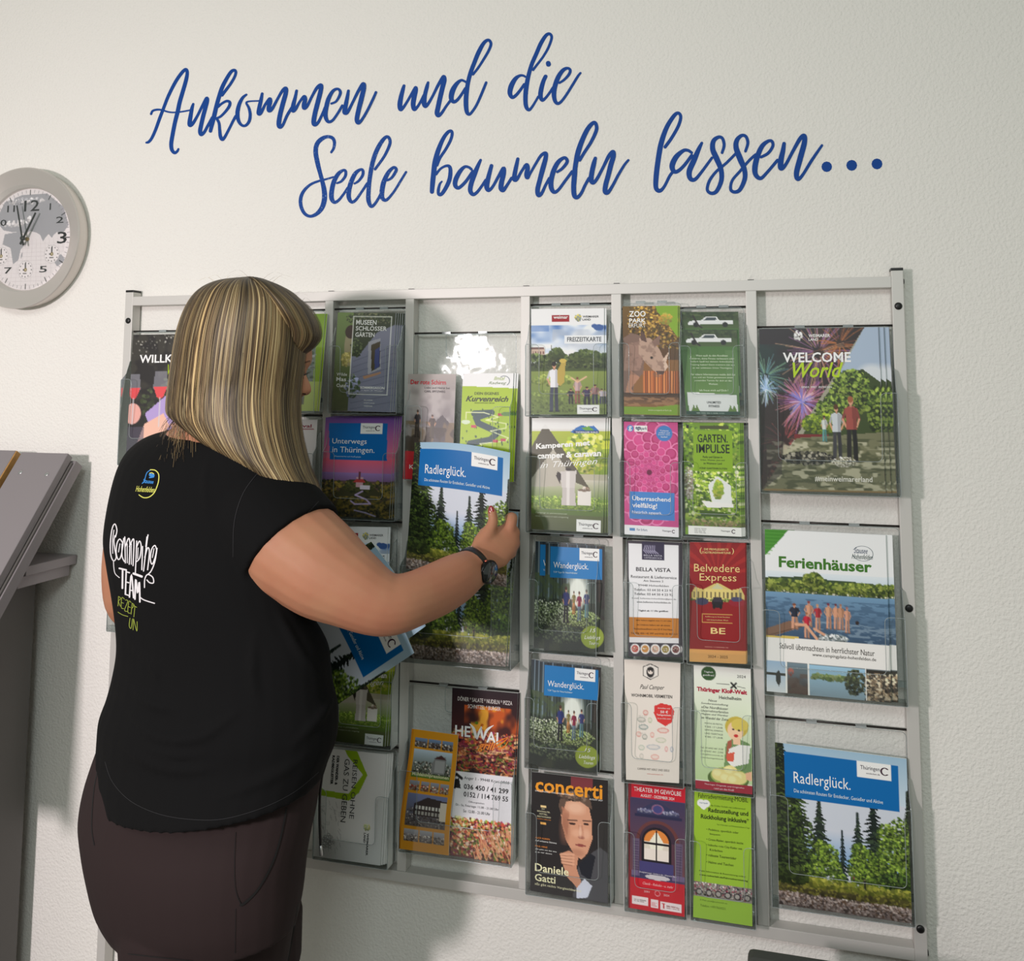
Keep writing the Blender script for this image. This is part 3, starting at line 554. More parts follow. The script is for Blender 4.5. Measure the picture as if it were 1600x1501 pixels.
def kamp_bg(seed):
    cv = Cv(100, 156, (216, 214, 208), 1.5, seed)
    cv.grad(0, .12, 1, .55, (170, 182, 60), (120, 146, 40)); cv.leaves(.75, .3, .3, .2, [(190, 196, 60), (140, 160, 50), (220, 216, 120), (90, 116, 40)], 120, .05)
    cv.rect(0, .5, 1, .75, (178, 172, 150)); cv.grad(0, .55, 1, .78, (196, 190, 176), (96, 124, 50)); cv.poly([(.0, .26), (.18, .05), (.8, .62), (.3, .5), (.0, .6)], (82, 78, 62)); cv.poly([(.0, .55), (.3, .28), (.62, .6), (.2, .62), (0, .62)], (176, 170, 156)); cv.rect(0, 0, 1, .1, (226, 226, 224), .95)
    cv.grad(0, .72, 1, .88, (110, 140, 50), (84, 104, 50)); cv.leaves(.5, .76, .5, .06, [(130, 160, 60), (84, 110, 40), (170, 186, 90)], 300, .014, True); cv.grad(0, .86, 1, 1, (88, 96, 56), (74, 82, 48))
    cv.poly([(.40, .48), (.62, .47), (.60, .62), (.42, .62)], (196, 190, 186)); cv.poly([(.43, .62), (.6, .62), (.62, .78), (.42, .78)], (186, 180, 176)); cv.poly([(.36, .48), (.41, .5), (.4, .6), (.34, .52)], (44, 38, 34)); cv.ell(.51, .46, .04, .014, (50, 44, 42)); cv.poly([(.48, .48), (.53, .48), (.53, .78), (.49, .78)], (230, 226, 222), .6)
    cv.rect(.64, .64, .82, .77, (216, 212, 206)); cv.ell(.73, .64, .09, .012, (120, 104, 90)); cv.leaves(.75, .625, .05, .012, [(200, 190, 180), (120, 100, 80)], 16, .015)
    return cv
def d_kamper():
    cv = kamp_bg(13)
    cv.poly([(.52, .135), (.6, .09), (.68, .065), (.76, .08), (.84, .07), (.9, .11), (.92, .14)], (40, 110, 180)); cv.poly([(.68, .09), (.78, .075), (.86, .12), (.74, .12)], (100, 160, 60)); cv.rect(.57, .115, .91, .14, (20, 60, 120))
    f, tx = thur(.63, .895, .965, .995); f(cv)
    return cv, tx + [('THÜRINGER WALD', .6, .118, .9, .137, WH, B), ('Kamperen met', .06, .235, .80, .30, WH, dict(bold=.035, slope=-.04)), ('camper & caravan', .08, .32, .95, .39, WH, dict(bold=.035, slope=-.035)), ('in Thüringen', .12, .405, .9, .475, WH, dict(shear=.35, slope=-.05)),
                     ('Campings en parkeerplaatsen', .06, .845, .5, .862, (190, 196, 170)), ('voor campers in een omgeving', .06, .875, .52, .892, (190, 196, 170))]
def d_freizeit():
    cv = Cv(104, 154, (226, 228, 230), 1.45, 15)
    cv.grad(0, .16, 1, .42, (80, 120, 180), (190, 204, 222)); cv.noise(0, .16, 1, .46, 4, (232, 236, 240), .42, .95, sy=1.6, soft=.3); cv.noise(.3, .2, 1, .45, 5, (176, 184, 196), .5, .7, sy=1.6, soft=.3); cv.rect(.0, .16, .25, .22, (70, 110, 176), .5)
    cv.rect(0, 0, 1, .155, (232, 232, 232)); cv.rect(.29, .06, .53, .125, (150, 24, 34)); cv.leaves(.65, .09, .045, .035, [(190, 170, 60), (120, 140, 150), (200, 190, 110)], 40, .014)
    cv.ell(.93, .185, .07, .03, (60, 92, 150)); cv.ell(.87, .17, .04, .02, (60, 92, 150)); cv.rect(.46, .255, 1, .335, (228, 230, 232), .9)
    cv.rect(.0, .385, .19, .5, (206, 178, 160)); cv.rect(.0, .37, .18, .39, (120, 90, 84))
    for k in range(5):
        for j in range(2): cv.rect(.02 + k * .035, .41 + j * .04, .036 + k * .035, .432 + j * .04, (120, 84, 80))
    cv.rect(0, .53, 1, .605, (64, 78, 40)); cv.rect(.28, .35, .29, .42, (60, 70, 60)); cv.leaves(.5, .5, .5, .06, [(52, 66, 36), (78, 92, 50), (38, 48, 28), (104, 118, 66)], 420, .03, True); cv.leaves(.35, .44, .1, .06, [(52, 66, 36), (70, 84, 44)], 80, .03); cv.leaves(.75, .46, .2, .06, [(52, 66, 36), (78, 92, 50)], 120, .03); cv.rect(0, .585, 1, .6, (70, 84, 40))
    cv.grad(0, .6, 1, 1, (132, 146, 70), (104, 120, 62)); cv.leaves(.3, .68, .3, .05, [(150, 160, 80), (110, 128, 56)], 90, .03); cv.leaves(.5, .88, .5, .1, [(96, 112, 54), (124, 138, 70), (84, 98, 48)], 240, .02, True)
    cv.person(.32, .5, .975, (222, 222, 226), (56, 62, 84), hair=(24, 22, 22), k=1.0); cv.poly([(.36, .6), (.43, .5), (.48, .5), (.46, .7), (.4, .74), (.36, .7)], (176, 152, 70)); cv.ell(.44, .5, .05, .02, (196, 170, 80))
    cv.person(.64, .65, .9, (190, 160, 160), (150, 90, 80), hair=(110, 74, 50), k=1.1); cv.line([(.56, .66), (.64, .7), (.76, .65)], .02, (214, 170, 140)); cv.person(.55, .76, .9, (40, 36, 50), (50, 46, 54), k=1.8); cv.person(.77, .74, .92, (60, 50, 84), (40, 40, 50), k=1.9); cv.person(.88, .72, .9, (150, 110, 110), (60, 60, 80), k=1.8); cv.person(.97, .76, .9, (190, 180, 190), (60, 60, 90), k=1.6)
    f, tx = thur(.64, .915, .935, .995); f(cv)
    return cv, tx + [('weimar', .31, .068, .51, .098, WH, BB), ('WEIMARER', .71, .07, .93, .09, (60, 60, 60), B), ('LAND', .71, .098, .82, .118, (60, 60, 60), B), ('FREIZEITKARTE', .5, .275, .965, .318, (60, 66, 72), B)]
def d_zoo():
    cv = Cv(80, 160, (130, 90, 50), 2.05, 17)
    cv.grad(0, 0, 1, .5, (110, 84, 40), (84, 56, 34)); cv.leaves(.55, .2, .45, .2, [(180, 140, 56), (130, 98, 40), (80, 70, 30), (210, 170, 84), (60, 46, 26)], 420, .03, True)
    cv.poly([(.6, 0), (1, 0), (1, .3), (.8, .16), (.62, .05)], (124, 160, 40)); cv.leaves(.78, .12, .12, .05, [(180, 140, 56), (150, 150, 60)], 60, .03)
    for k in range(14): cv.rect(.36 + k * .046, .6, .395 + k * .046, .8, [(190, 112, 62), (160, 88, 46), (206, 130, 76)][k % 3]); cv.rect(.395 + k * .046, .6, .406 + k * .046, .8, (70, 36, 24))
    SK = (176, 146, 128); SD = (120, 94, 82)
    cv.poly([(0, .3), (.15, .25), (.35, .28), (.4, .45), (.36, .62), (.2, .72), (.16, .82), (.02, .84), (0, .8)], SD); cv.poly([(0, .36), (.3, .33), (.36, .5), (.3, .6), (0, .6)], (150, 118, 104)); cv.poly([(.14, .6), (.3, .66), (.14, .76), (.24, .84), (.02, .86), (.04, .78)], (170, 124, 100))
    cv.poly([(.3, .3), (.5, .3), (.66, .4), (.75, .5), (.78, .58), (.68, .64), (.56, .6), (.4, .52), (.28, .44)], SK); cv.poly([(.72, .5), (.84, .42), (.78, .52), (.82, .56), (.76, .6)], (206, 180, 160)); cv.poly([(.6, .6), (.76, .6), (.74, .63), (.62, .63)], (80, 60, 54))
    cv.poly([(.33, .32), (.32, .23), (.4, .26), (.44, .34)], (90, 66, 58)); cv.poly([(.52, .33), (.68, .27), (.66, .36), (.58, .38)], (130, 100, 88)); cv.ell(.52, .48, .025, .012, (30, 22, 20)); cv.noise(.05, .3, .75, .66, 14, SD, .6, .5)
    cv.grad(0, .8, 1, .9, (60, 40, 30), (120, 84, 56)); cv.noise(0, .84, 1, .92, 8, (170, 126, 90), .5, .7, sy=3); cv.poly([(0, .93), (.5, .93), (.8, .915), (1, .9), (1, 1), (0, 1)], (118, 152, 40))
    return cv, [('ZOO', .12, .045, .42, .10, WH, BB), ('PARK', .12, .115, .42, .155, WH, BB), ('ERFURT', .11, .162, .42, .20, WH), ('www.zoopark-erfurt.de', .45, .948, .88, .967, (220, 226, 180))]
def d_fitness():
    cv = Cv(76, 112, (74, 110, 52), 1.45, 19)
    cv.grad(0, 0, 1, .22, (50, 66, 40), (70, 90, 48)); cv.leaves(.5, .04, .5, .05, [(46, 60, 36), (70, 84, 50)], 80, .04, True); cv.grad(0, .2, 1, .76, (66, 104, 46), (88, 122, 60))
    cv.poly([(.1, .14), (.13, .11), (.34, .102), (.42, .06), (.62, .058), (.655, .1), (.9, .1), (.9, .148), (.1, .155)], (214, 216, 216)); cv.poly([(.385, .1), (.435, .068), (.60, .067), (.62, .099)], (60, 70, 76)); cv.ell(.24, .155, .05, .03, (24, 24, 24)); cv.ell(.76, .155, .05, .03, (24, 24, 24)); cv.line([(.2, .05), (.28, .16), (.34, .19)], .03, (40, 34, 34))
    cv.rect(.1, .3, .25, .8, (92, 128, 70), .5); cv.rect(.78, .25, .96, .8, (92, 124, 76), .5)
    cv.poly([(.04, .74), (.95, .77), (.97, .98), (.06, .98)], (214, 216, 214))
    for u in (.1, .16, .78, .85): cv.poly([(u, .96), (u + .05, .885), (u + .1, .96)], (90, 120, 50))
    cv.rect(0, .955, 1, 1, (34, 66, 54)); cv.dashes(.2, .968, .8, .988, 1, (190, 200, 190), .8)
    L = ['Wenn auch du dein Kondition', 'trainieren, deine Fitness verbessern oder', 'einfach Spaß bei deinem Individuellen', 'Training haben? Dann trainiere mit uns', 'an den schönsten Orten Thüringens.', '', 'Für nähere Informationen melde dich bei', 'uns und wir finden gemeinsam einen', 'passenden Termin für dich an das', 'Workout.', '', 'Ich freue mich auf Dich !']
    tx = []
    for i, l in enumerate(L):
        if l: wdt = min(.40, len(l) * .0105); tx.append((l, .54 - wdt, .30 + i * .037, .54 + wdt, .323 + i * .037, (206, 220, 190)))
    return cv, tx + [('UNLIMITED', .4, .845, .66, .872, (50, 54, 54), B), ('FITNESS', .43, .888, .63, .915, (50, 54, 54), B)]
def d_ega():
    cv = Cv(80, 164, (190, 70, 130), 2.1, 21)
    for r, n, rr in ((.62, 20, .15), (.48, 18, .12), (.36, 17, .085), (.25, 15, .06), (.16, 12, .04), (.08, 9, .025)):
        for k in range(n):
            t = 6.283 * (k + r * 7) / n; u, v = .47 + r * math.cos(t), .45 + r * 1.0 * math.sin(t) / cv.asp * 1.35
            cv.ell(u, v, rr, rr / cv.asp, (226, 130, 176)); cv.ell(u, v, rr * .84, rr * .84 / cv.asp, (170, 46, 100) if k % 3 else (206, 66, 130)); cv.ell(u, v - rr * .12 / cv.asp, rr * .6, rr * .6 / cv.asp, (204, 84, 144), .5)
    cv.ell(.47, .45, .05, .024, (100, 24, 60)); cv.ell(.75, .1, .15, .07, (60, 120, 184)); cv.rect(.2, .035, .44, .09, WH); cv.ell(.12, .06, .06, .03, (70, 130, 190))
    cv.rect(.09, .62, .93, .865, (62, 124, 190)); cv.rect(0, .915, 1, 1, (232, 228, 230)); cv.rect(.1, .94, .2, .965, (80, 130, 180))
    return cv, [('g', .09, .04, .15, .085, WH, B), ('ega', .22, .045, .32, .08, (20, 50, 90), BB), ('park', .325, .045, .43, .08, (20, 50, 90)), ('Tickets', .67, .07, .83, .083, WH), ('einfach und', .65, .088, .85, .101, WH), ('bequem online', .64, .106, .86, .119, WH), ('kaufen!', .69, .124, .81, .138, WH),
                ('Überraschend', .15, .655, .86, .70, WH, B), ('vielfältig!', .15, .72, .61, .775, WH, B), ('Natürlich egapark.', .15, .79, .7, .82, WH), ('Für Erfurt.', .23, .943, .43, .963, (90, 110, 140)), ('Thüringen', .7, .945, .86, .963, (60, 50, 60)), ([[(.5 + .4 * math.cos(t), .5 + .4 * math.sin(t), .16) for t in np.linspace(.9, 5.5, 8)]], .875, .938, .94, .97, (60, 35, 50))]
def d_garten():
    cv = Cv(84, 164, (110, 146, 40), 2.05, 23)
    GL = [(90, 120, 40), (130, 160, 50), (60, 84, 34), (170, 190, 80), (200, 206, 160)]
    cv.leaves(.5, .2, .5, .22, GL[:4], 260, .04, True); cv.leaves(.5, .65, .5, .26, GL, 520, .04, True); cv.leaves(.08, .55, .08, .15, [(150, 130, 120), (110, 110, 80), (190, 190, 180)], 100, .03)
    cv.poly([(.42, .56), (.6, .48), (.82, .56), (.84, .74), (.5, .74)], (214, 218, 214)); cv.leaves(.6, .6, .08, .08, [(160, 170, 60), (120, 150, 50)], 50, .04); cv.poly([(.3, .7), (.86, .72), (.86, .75), (.4, .76)], (220, 220, 216)); cv.poly([(.25, .78), (.75, .8), (.75, .84), (.3, .84)], (60, 84, 30))
    cv.leaves(.5, .9, .5, .03, [(110, 110, 60), (140, 120, 90), (84, 100, 40)], 120, .03, True)
    cv.rect(.17, .07, .86, .44, (122, 160, 28)); cv.rect(.17, .07, .86, .44, (130, 166, 30), .5); cv.rect(.05, .02, .1, .05, (30, 30, 26)); cv.rect(.3, .03, .8, .06, (70, 76, 40))
    cv.rect(.05, .925, 1, 1, (230, 230, 224)); cv.dashes(.16, .94, .38, .985, 4, (110, 110, 110), .7)
    K = (26, 40, 22)
    return cv, [('GARTEN.', .25, .105, .78, .18, K, B), ('IMPULSE', .23, .195, .81, .275, K, B), ('Parks und Gärten in', .34, .30, .68, .32, K), ('Erfurt, Weimar, Jena und', .3, .33, .72, .348, K), ('im Weimarer Land', .35, .358, .67, .376, K), ('FÜNF GARTENROUTEN', .28, .40, .76, .42, K), ('Thüringen', .63, .95, .8, .968, (60, 50, 60)), ([[(.5 + .4 * math.cos(t), .5 + .4 * math.sin(t), .16) for t in np.linspace(.9, 5.5, 8)]], .82, .94, .9, .978, (60, 35, 50))]
def d_bella():
    cv = Cv(76, 158, (62, 56, 66), 2.15, 25)
    cv.rect(.02, .02, .97, .885, (226, 226, 228)); cv.rect(.02, .665, .97, .835, (186, 118, 40))
    cv.rect(.27, .0, .7, .165, (44, 38, 66))
    for k in range(6): cv.line([(.34 + k * .035, .035), (.31 + k * .04, .08), (.36 + k * .045, .105)], .014, (180, 176, 200))
    for k, c in enumerate([(190, 90, 80), (200, 140, 70), (206, 170, 150), (150, 130, 60), (120, 70, 70)]):
        u = .13 + k * .195; cv.ell(u, .935, .09, .043, (232, 230, 228)); cv.ell(u, .935, .066, .031, c); cv.leaves(u, .935, .04, .018, [tuple(int(x * .7) for x in c), (220, 210, 190)], 12, .014)
    K = (34, 32, 38); L = [('BELLA VISTA', .16, .23, .82, .265, B), ('Restaurant & Lieferservice', .06, .30, .93, .325, {}), ('Am Stausee 2', .3, .338, .68, .355, {}), ('99448 Hohenfelden', .2, .378, .78, .396, {}), ('Telefon: 03 64 50 4 23 97', .12, .416, .86, .436, {}), ('Telefax: 03 64 50 4 23 92', .12, .453, .86, .473, {}),
         ('E-mail: bellavista-hohenfelden@gmx.de', .08, .495, .92, .51, {}), ('www.bellavista-hohenfelden.de', .17, .525, .82, .54, {}), ('Täglich ab 11 Uhr geöffnet', .2, .6, .77, .618, B)]
    D = (70, 44, 24)
    tx = [(t, a, b, c, d, K, o) for t, a, b, c, d, o in L] + [('BELLA VISTA', .31, .115, .66, .13, (200, 200, 214)), ('LIEFERSERVICE', .32, .138, .65, .15, (200, 200, 214)),
          ('Wir liefern täglich von 11-21 Uhr', .15, .685, .83, .7, D), ('Im Umkreis liefern wir ab einem', .17, .722, .8, .737, D), ('Mindestbestellwert von 25 € frei Haus.', .1, .757, .86, .772, D), ('Tel. 036 450 / 42 397 und 0162 26 463 213', .05, .795, .94, .81, D)]
    return cv, tx
def d_belv():
    cv = Cv(80, 160, (136, 24, 28), 2.15, 27)
    for k in range(9): t = -2.9 + k * .33; cv.poly([(.5, .28), (.5 + .9 * math.cos(t), .28 + .45 * math.sin(t)), (.5 + .9 * math.cos(t + .13), .28 + .45 * math.sin(t + .13))], (156, 36, 34))
    cv.poly([(.03, .43), (.1, .38), (.25, .4), (.4, .36), (.5, .34), (.6, .36), (.75, .4), (.92, .38), (.98, .44), (.98, .49), (.03, .49)], (204, 184, 110)); cv.rect(.27, .39, .74, .5, (214, 196, 120)); cv.poly([(.4, .39), (.5, .345), (.6, .39)], (190, 190, 150))
    for k in range(12): cv.rect(.07 + k * .075, .42, .1 + k * .075, .47, (110, 100, 70))
    cv.leaves(.5, .485, .48, .01, [(70, 90, 40), (90, 110, 50)], 60, .02, True)
    cv.ell(.22, .5, .12, .03, (60, 60, 84)); cv.ell(.5, .505, .1, .045, (30, 28, 34)); cv.rect(.42, .46, .58, .5, (50, 46, 56)); cv.ell(.85, .5, .15, .035, (140, 30, 44)); cv.ell(.84, .475, .1, .02, (70, 70, 100)); cv.ell(.44, .54, .025, .02, (20, 20, 22)); cv.ell(.56, .54, .025, .02, (20, 20, 22))
    cv.rect(.22, .6, .77, .675, (196, 150, 80)); cv.rect(.23, .605, .76, .67, (140, 26, 30)); cv.rect(0, .895, 1, 1, (206, 160, 96)); cv.grad(0, .895, 1, .93, (226, 170, 96), (214, 166, 100)); cv.dashes(.27, .885 - .02, .77, .88, 1, (220, 190, 170), .7)
    Y = (222, 196, 130)
    return cv, [('DIE PRIVILEGIERTE', .26, .05, .7, .068, Y, B), ('STADTRUNDFAHRTLINIE', .22, .078, .74, .096, Y, B), ('Belvedere', .08, .185, .90, .25, Y), ('Express', .18, .265, .84, .345, Y), ('Aufführung im Hotel Residenz', .28, .62, .72, .632, Y), ('mit historischem Wein', .31, .645, .69, .656, Y), ('BE', .38, .715, .64, .765, Y, B), ('2024 - 2025', .33, .94, .68, .962, (90, 60, 30)), ('(', .18, .045, .22, .1, Y), (')', .76, .045, .8, .1, Y)]
def d_paul():
    cv = Cv(80, 160, (222, 214, 204), 2.15, 29)
    cv.poly([(.47, .025), (.61, .055), (.61, .13), (.47, .165), (.33, .13), (.33, .055)], (60, 60, 60)); cv.poly([(.47, .033), (.595, .06), (.595, .127), (.47, .157), (.345, .127), (.345, .06)], (226, 220, 212))
    cv.ell(.47, .1, .07, .045, (40, 38, 38)); cv.ell(.47, .092, .05, .026, (226, 214, 204)); cv.ell(.47, .072, .06, .014, (34, 32, 32)); cv.ell(.445, .09, .012, .006, (30, 30, 30)); cv.ell(.5, .09, .012, .006, (30, 30, 30))
    cv.poly([(.54, .38), (.66, .355), (.84, .37), (.9, .42), (.86, .51), (.74, .545), (.6, .51), (.53, .44)], (206, 52, 50))
    for k, (u, v, q, c) in enumerate([(.38, .44, .05, (190, 90, 80)), (.3, .5, .08, (130, 140, 130)), (.46, .5, .04, (150, 170, 130)), (.34, .56, .09, (90, 120, 120)), (.7, .58, .11, (206, 110, 100)), (.25, .62, .05, (200, 120, 110)), (.36, .64, .05, (110, 120, 110)), (.5, .62, .04, (206, 120, 110)), (.66, .66, .1, (170, 180, 150)), (.52, .72, .13, (150, 160, 170)), (.3, .73, .06, (150, 170, 150)), (.76, .73, .03, (200, 110, 110)), (.55, .8, .08, (206, 130, 120)), (.3, .8, .04, (160, 160, 150)), (.86, .73, .03, (110, 130, 160))]):
        cv.ell(u, v, q, .022, c, .55); cv.ell(u, v, q * .75, .014, (222, 214, 204), .75); cv.line([(u - q * .5, v + .02), (u + q * .5, v + .02)], .01, c, .6)
    cv.dashes(.25, .455, .4, .63, 5, (150, 150, 140), .3)
    R_ = (240, 220, 216)
    return cv, [('Paul Camper', .28, .205, .72, .255, (30, 30, 30), dict(shear=.45)), ('WOHNMOBIL VERMIETEN', .12, .285, .86, .312, (60, 56, 54), B), ('50 €', .65, .415, .79, .437, R_, BB), ('Tankgutschein', .58, .445, .84, .463, R_, B), ('Anmelden und', .6, .39, .82, .402, R_), ('bis zum 30.06. sichern', .6, .475, .84, .487, R_), ('CAMPER MIT HERZ UND SEELE', .22, .895, .82, .912, (90, 80, 76)), ('www.paulcamper.de', .4, .935, .7, .947, (200, 110, 100))]
def d_kloss():
    cv = Cv(80, 160, (226, 232, 220), 2.2, 31)
    cv.grad(0, 0, 1, .93, (230, 232, 224), (180, 204, 150)); cv.ell(.26, .06, .13, .058, (52, 84, 44))
    for k in range(4): t = .8 + k * 1.57; cv.line([(.7, .145), (.7 + .06 * math.cos(t), .145 + .028 * math.sin(t))], .03, (30, 30, 30))
    cv.line([(.4, .14), (.62, .138)], .008, (70, 70, 70)); cv.line([(.76, .148), (.9, .16)], .008, (70, 70, 70))
    cv.poly([(.55, .62), (.7, .56), (.95, .6), (1, .64), (1, .9), (.5, .86)], (110, 140, 90)); cv.poly([(.58, .6), (.66, .58), (.62, .75), (.54, .74)], (160, 90, 70)); cv.poly([(.6, .66), (.78, .62), (.98, .62), (.94, .76), (.8, .78), (.66, .8), (.58, .76)], (222, 222, 216)); cv.poly([(.56, .7), (.7, .68), (.68, .76), (.56, .76)], (206, 90, 70))
    cv.ell(.74, .48, .2, .085, (190, 170, 70)); cv.ell(.72, .51, .14, .075, (236, 196, 160)); cv.ell(.8, .46, .15, .05, (206, 188, 90)); cv.ell(.68, .5, .02, .008, (50, 40, 40)); cv.ell(.78, .505, .02, .008, (50, 40, 40)); cv.ell(.73, .55, .04, .012, (190, 50, 50)); cv.rect(.68, .57, .8, .62, (230, 190, 156))
    cv.ell(.58, .9, .36, .085, (80, 104, 50)); cv.ell(.6, .88, .33, .075, (150, 170, 90))
    for u, v in ((.42, .87), (.62, .84), (.78, .88), (.55, .9), (.68, .91)): cv.ell(u, v, .13, .05, (222, 210, 140)); cv.ell(u - .03, v - .012, .07, .025, (236, 228, 170), .8, .5)
    cv.poly([(.88, .84), (1, .82), (1, .9), (.9, .89)], (226, 176, 140)); cv.rect(0, .935, 1, 1, (150, 36, 54))
    K = (60, 62, 60); L = ['Neue', 'Sonderausstellung', '»Die Nordhäuser', 'Unternehmerfamilien', 'Hugues und Werther', 'im Wandel der Zeit«']
    tx = [(l, .12 if len(l) > 12 else .25, .27 + i * .029, .6 if len(l) > 12 else .4, .29 + i * .029, K, dict(shear=.2)) for i, l in enumerate(L)]
    L2 = ['MONTAG BIS FREITAG,', '9 BIS 17 UHR', 'SAMSTAG, SONNTAG', 'UND FEIERTAGE', '9 BIS 17 UHR']
    tx += [(l, .18, .462 + i * .027, .5, .477 + i * .027, (110, 114, 104)) for i, l in enumerate(L2)]
    L3 = ['Tel.: 03 6443 441 3130', 'D: 03643 441 2390', 'info@klosswelt.de', 'www.thueringerkloss.de']
    tx += [(l, .1, .66 + i * .027, .5, .674 + i * .027, (120, 124, 110), dict(shear=.2)) for i, l in enumerate(L3)]
    return cv, tx + [('2024', .76, .055, .91, .078, (50, 50, 50)), ('Täglich', .18, .04, .34, .058, WH), ('geöffnet!', .16, .066, .36, .085, WH), ('Thüringer Kloß-Welt', .05, .175, .93, .222, (170, 30, 60), dict(bold=.045)), ('Heichelheim', .44, .235, .83, .262, K, B), ('Thüringer Originale und Originelles', .16, .95, .86, .965, (230, 200, 204)), ('rund um den Kloß!', .33, .975, .68, .99, (230, 200, 204))]
def d_concerti():
    cv = Cv(110, 170, (34, 30, 30), 1.58, 33)
    cv.rect(.52, 0, .8, .16, (120, 50, 56)); cv.grad(0, .1, 1, 1, (34, 30, 30), (40, 36, 38))
    cv.poly([(.78, .62), (.9, .56), (1, .6), (1, 1), (.55, 1), (.62, .74)], (74, 74, 78)); cv.poly([(.62, .72), (.78, .62), (.84, .64), (.78, .84), (.66, .8)], (30, 32, 40))
    SK = (206, 150, 120)
    cv.poly([(.38, .2), (.6, .14), (.74, .2), (.79, .34), (.8, .5), (.74, .62), (.66, .68), (.56, .64), (.46, .54), (.4, .4)], SK); cv.poly([(.38, .2), (.45, .14), (.62, .1), (.76, .14), (.8, .26), (.74, .24), (.6, .19), (.46, .22), (.4, .34), (.36, .26)], (96, 76, 64))
    cv.poly([(.4, .26), (.5, .3), (.48, .5), (.42, .42)], (176, 118, 92), .8); cv.ell(.54, .395, .045, .01, (60, 40, 36)); cv.ell(.72, .385, .035, .01, (60, 40, 36)); cv.line([(.48, .37), (.6, .365)], .016, (90, 64, 54)); cv.line([(.68, .36), (.78, .355)], .016, (90, 64, 54))
    cv.poly([(.62, .4), (.67, .4), (.7, .49), (.62, .5)], (184, 124, 98)); cv.ell(.66, .5, .045, .012, (150, 92, 76)); cv.ell(.65, .565, .07, .01, (140, 70, 64)); cv.ell(.6, .47, .06, .03, (226, 176, 146), .6, .8); cv.ell(.58, .26, .12, .05, (232, 190, 162), .7, .9); cv.ell(.72, .47, .05, .04, (226, 178, 150), .6, .9); cv.ell(.645, .45, .02, .05, (234, 192, 164), .7, .9); cv.ell(.44, .45, .06, .12, (150, 98, 76), .55, .9); cv.ell(.6, .63, .1, .03, (160, 108, 86), .5, .9); cv.leaves(.55, .17, .2, .035, [(96, 76, 64), (130, 108, 92), (70, 54, 46)], 90, .02)
    cv.poly([(.38, .66), (.5, .62), (.62, .66), (.6, .76), (.66, .86), (.62, .92), (.48, .84), (.42, .74)], (196, 140, 112))
    for k in range(4): cv.line([(.4 + k * .005, .66 + k * .022), (.56, .65 + k * .026)], .03, (214, 160, 130)); cv.line([(.4, .672 + k * .022), (.54, .664 + k * .026)], .006, (130, 84, 66))
    cv.poly([(.6, .92), (.7, .83), (.8, .88), (.74, .98), (.6, 1)], (206, 210, 224))
    cv.rect(.12, .275, .2, .292, (230, 200, 140)); cv.rect(.12, .42, .2, .437, (230, 170, 90))
    O = (236, 150, 40); Y = (240, 224, 184)
    tx = [('concerti', .05, .045, .93, .165, O, dict(bold=.02)), ('DAS KONZERT- UND OPERNMAGAZIN', .05, .15, .56, .162, WH), ('AUGUST 2024', .76, .165, .93, .178, WH), ('MIT', .14, .30, .18, .31, Y), ('REGIONALTEIL', .08, .32, .25, .332, Y), ('MITTEL-', .11, .342, .22, .354, Y), ('DEUTSCHLAND', .08, .364, .26, .376, Y), ('KONZERTE, OPER & FILM', .08, .387, .26, .396, (230, 140, 60)),
          ('ALICE ALBREN', .06, .545, .25, .558, (230, 140, 60)), ('Auf seltsame Stimme', .06, .568, .34, .582, WH), ('PAUL HINZ', .06, .615, .22, .628, (230, 140, 60)), ('»Es geht um das was', .06, .64, .34, .654, WH), ('ja ja vor dem«', .06, .665, .28, .679, WH), ('Daniele', .06, .765, .5, .83, Y, dict(bold=.015)), ('Gatti', .06, .85, .33, .91, Y, dict(bold=.015)), ('»Es gibt nichts Vergleichbares«', .06, .925, .66, .95, Y)]
    return cv, tx
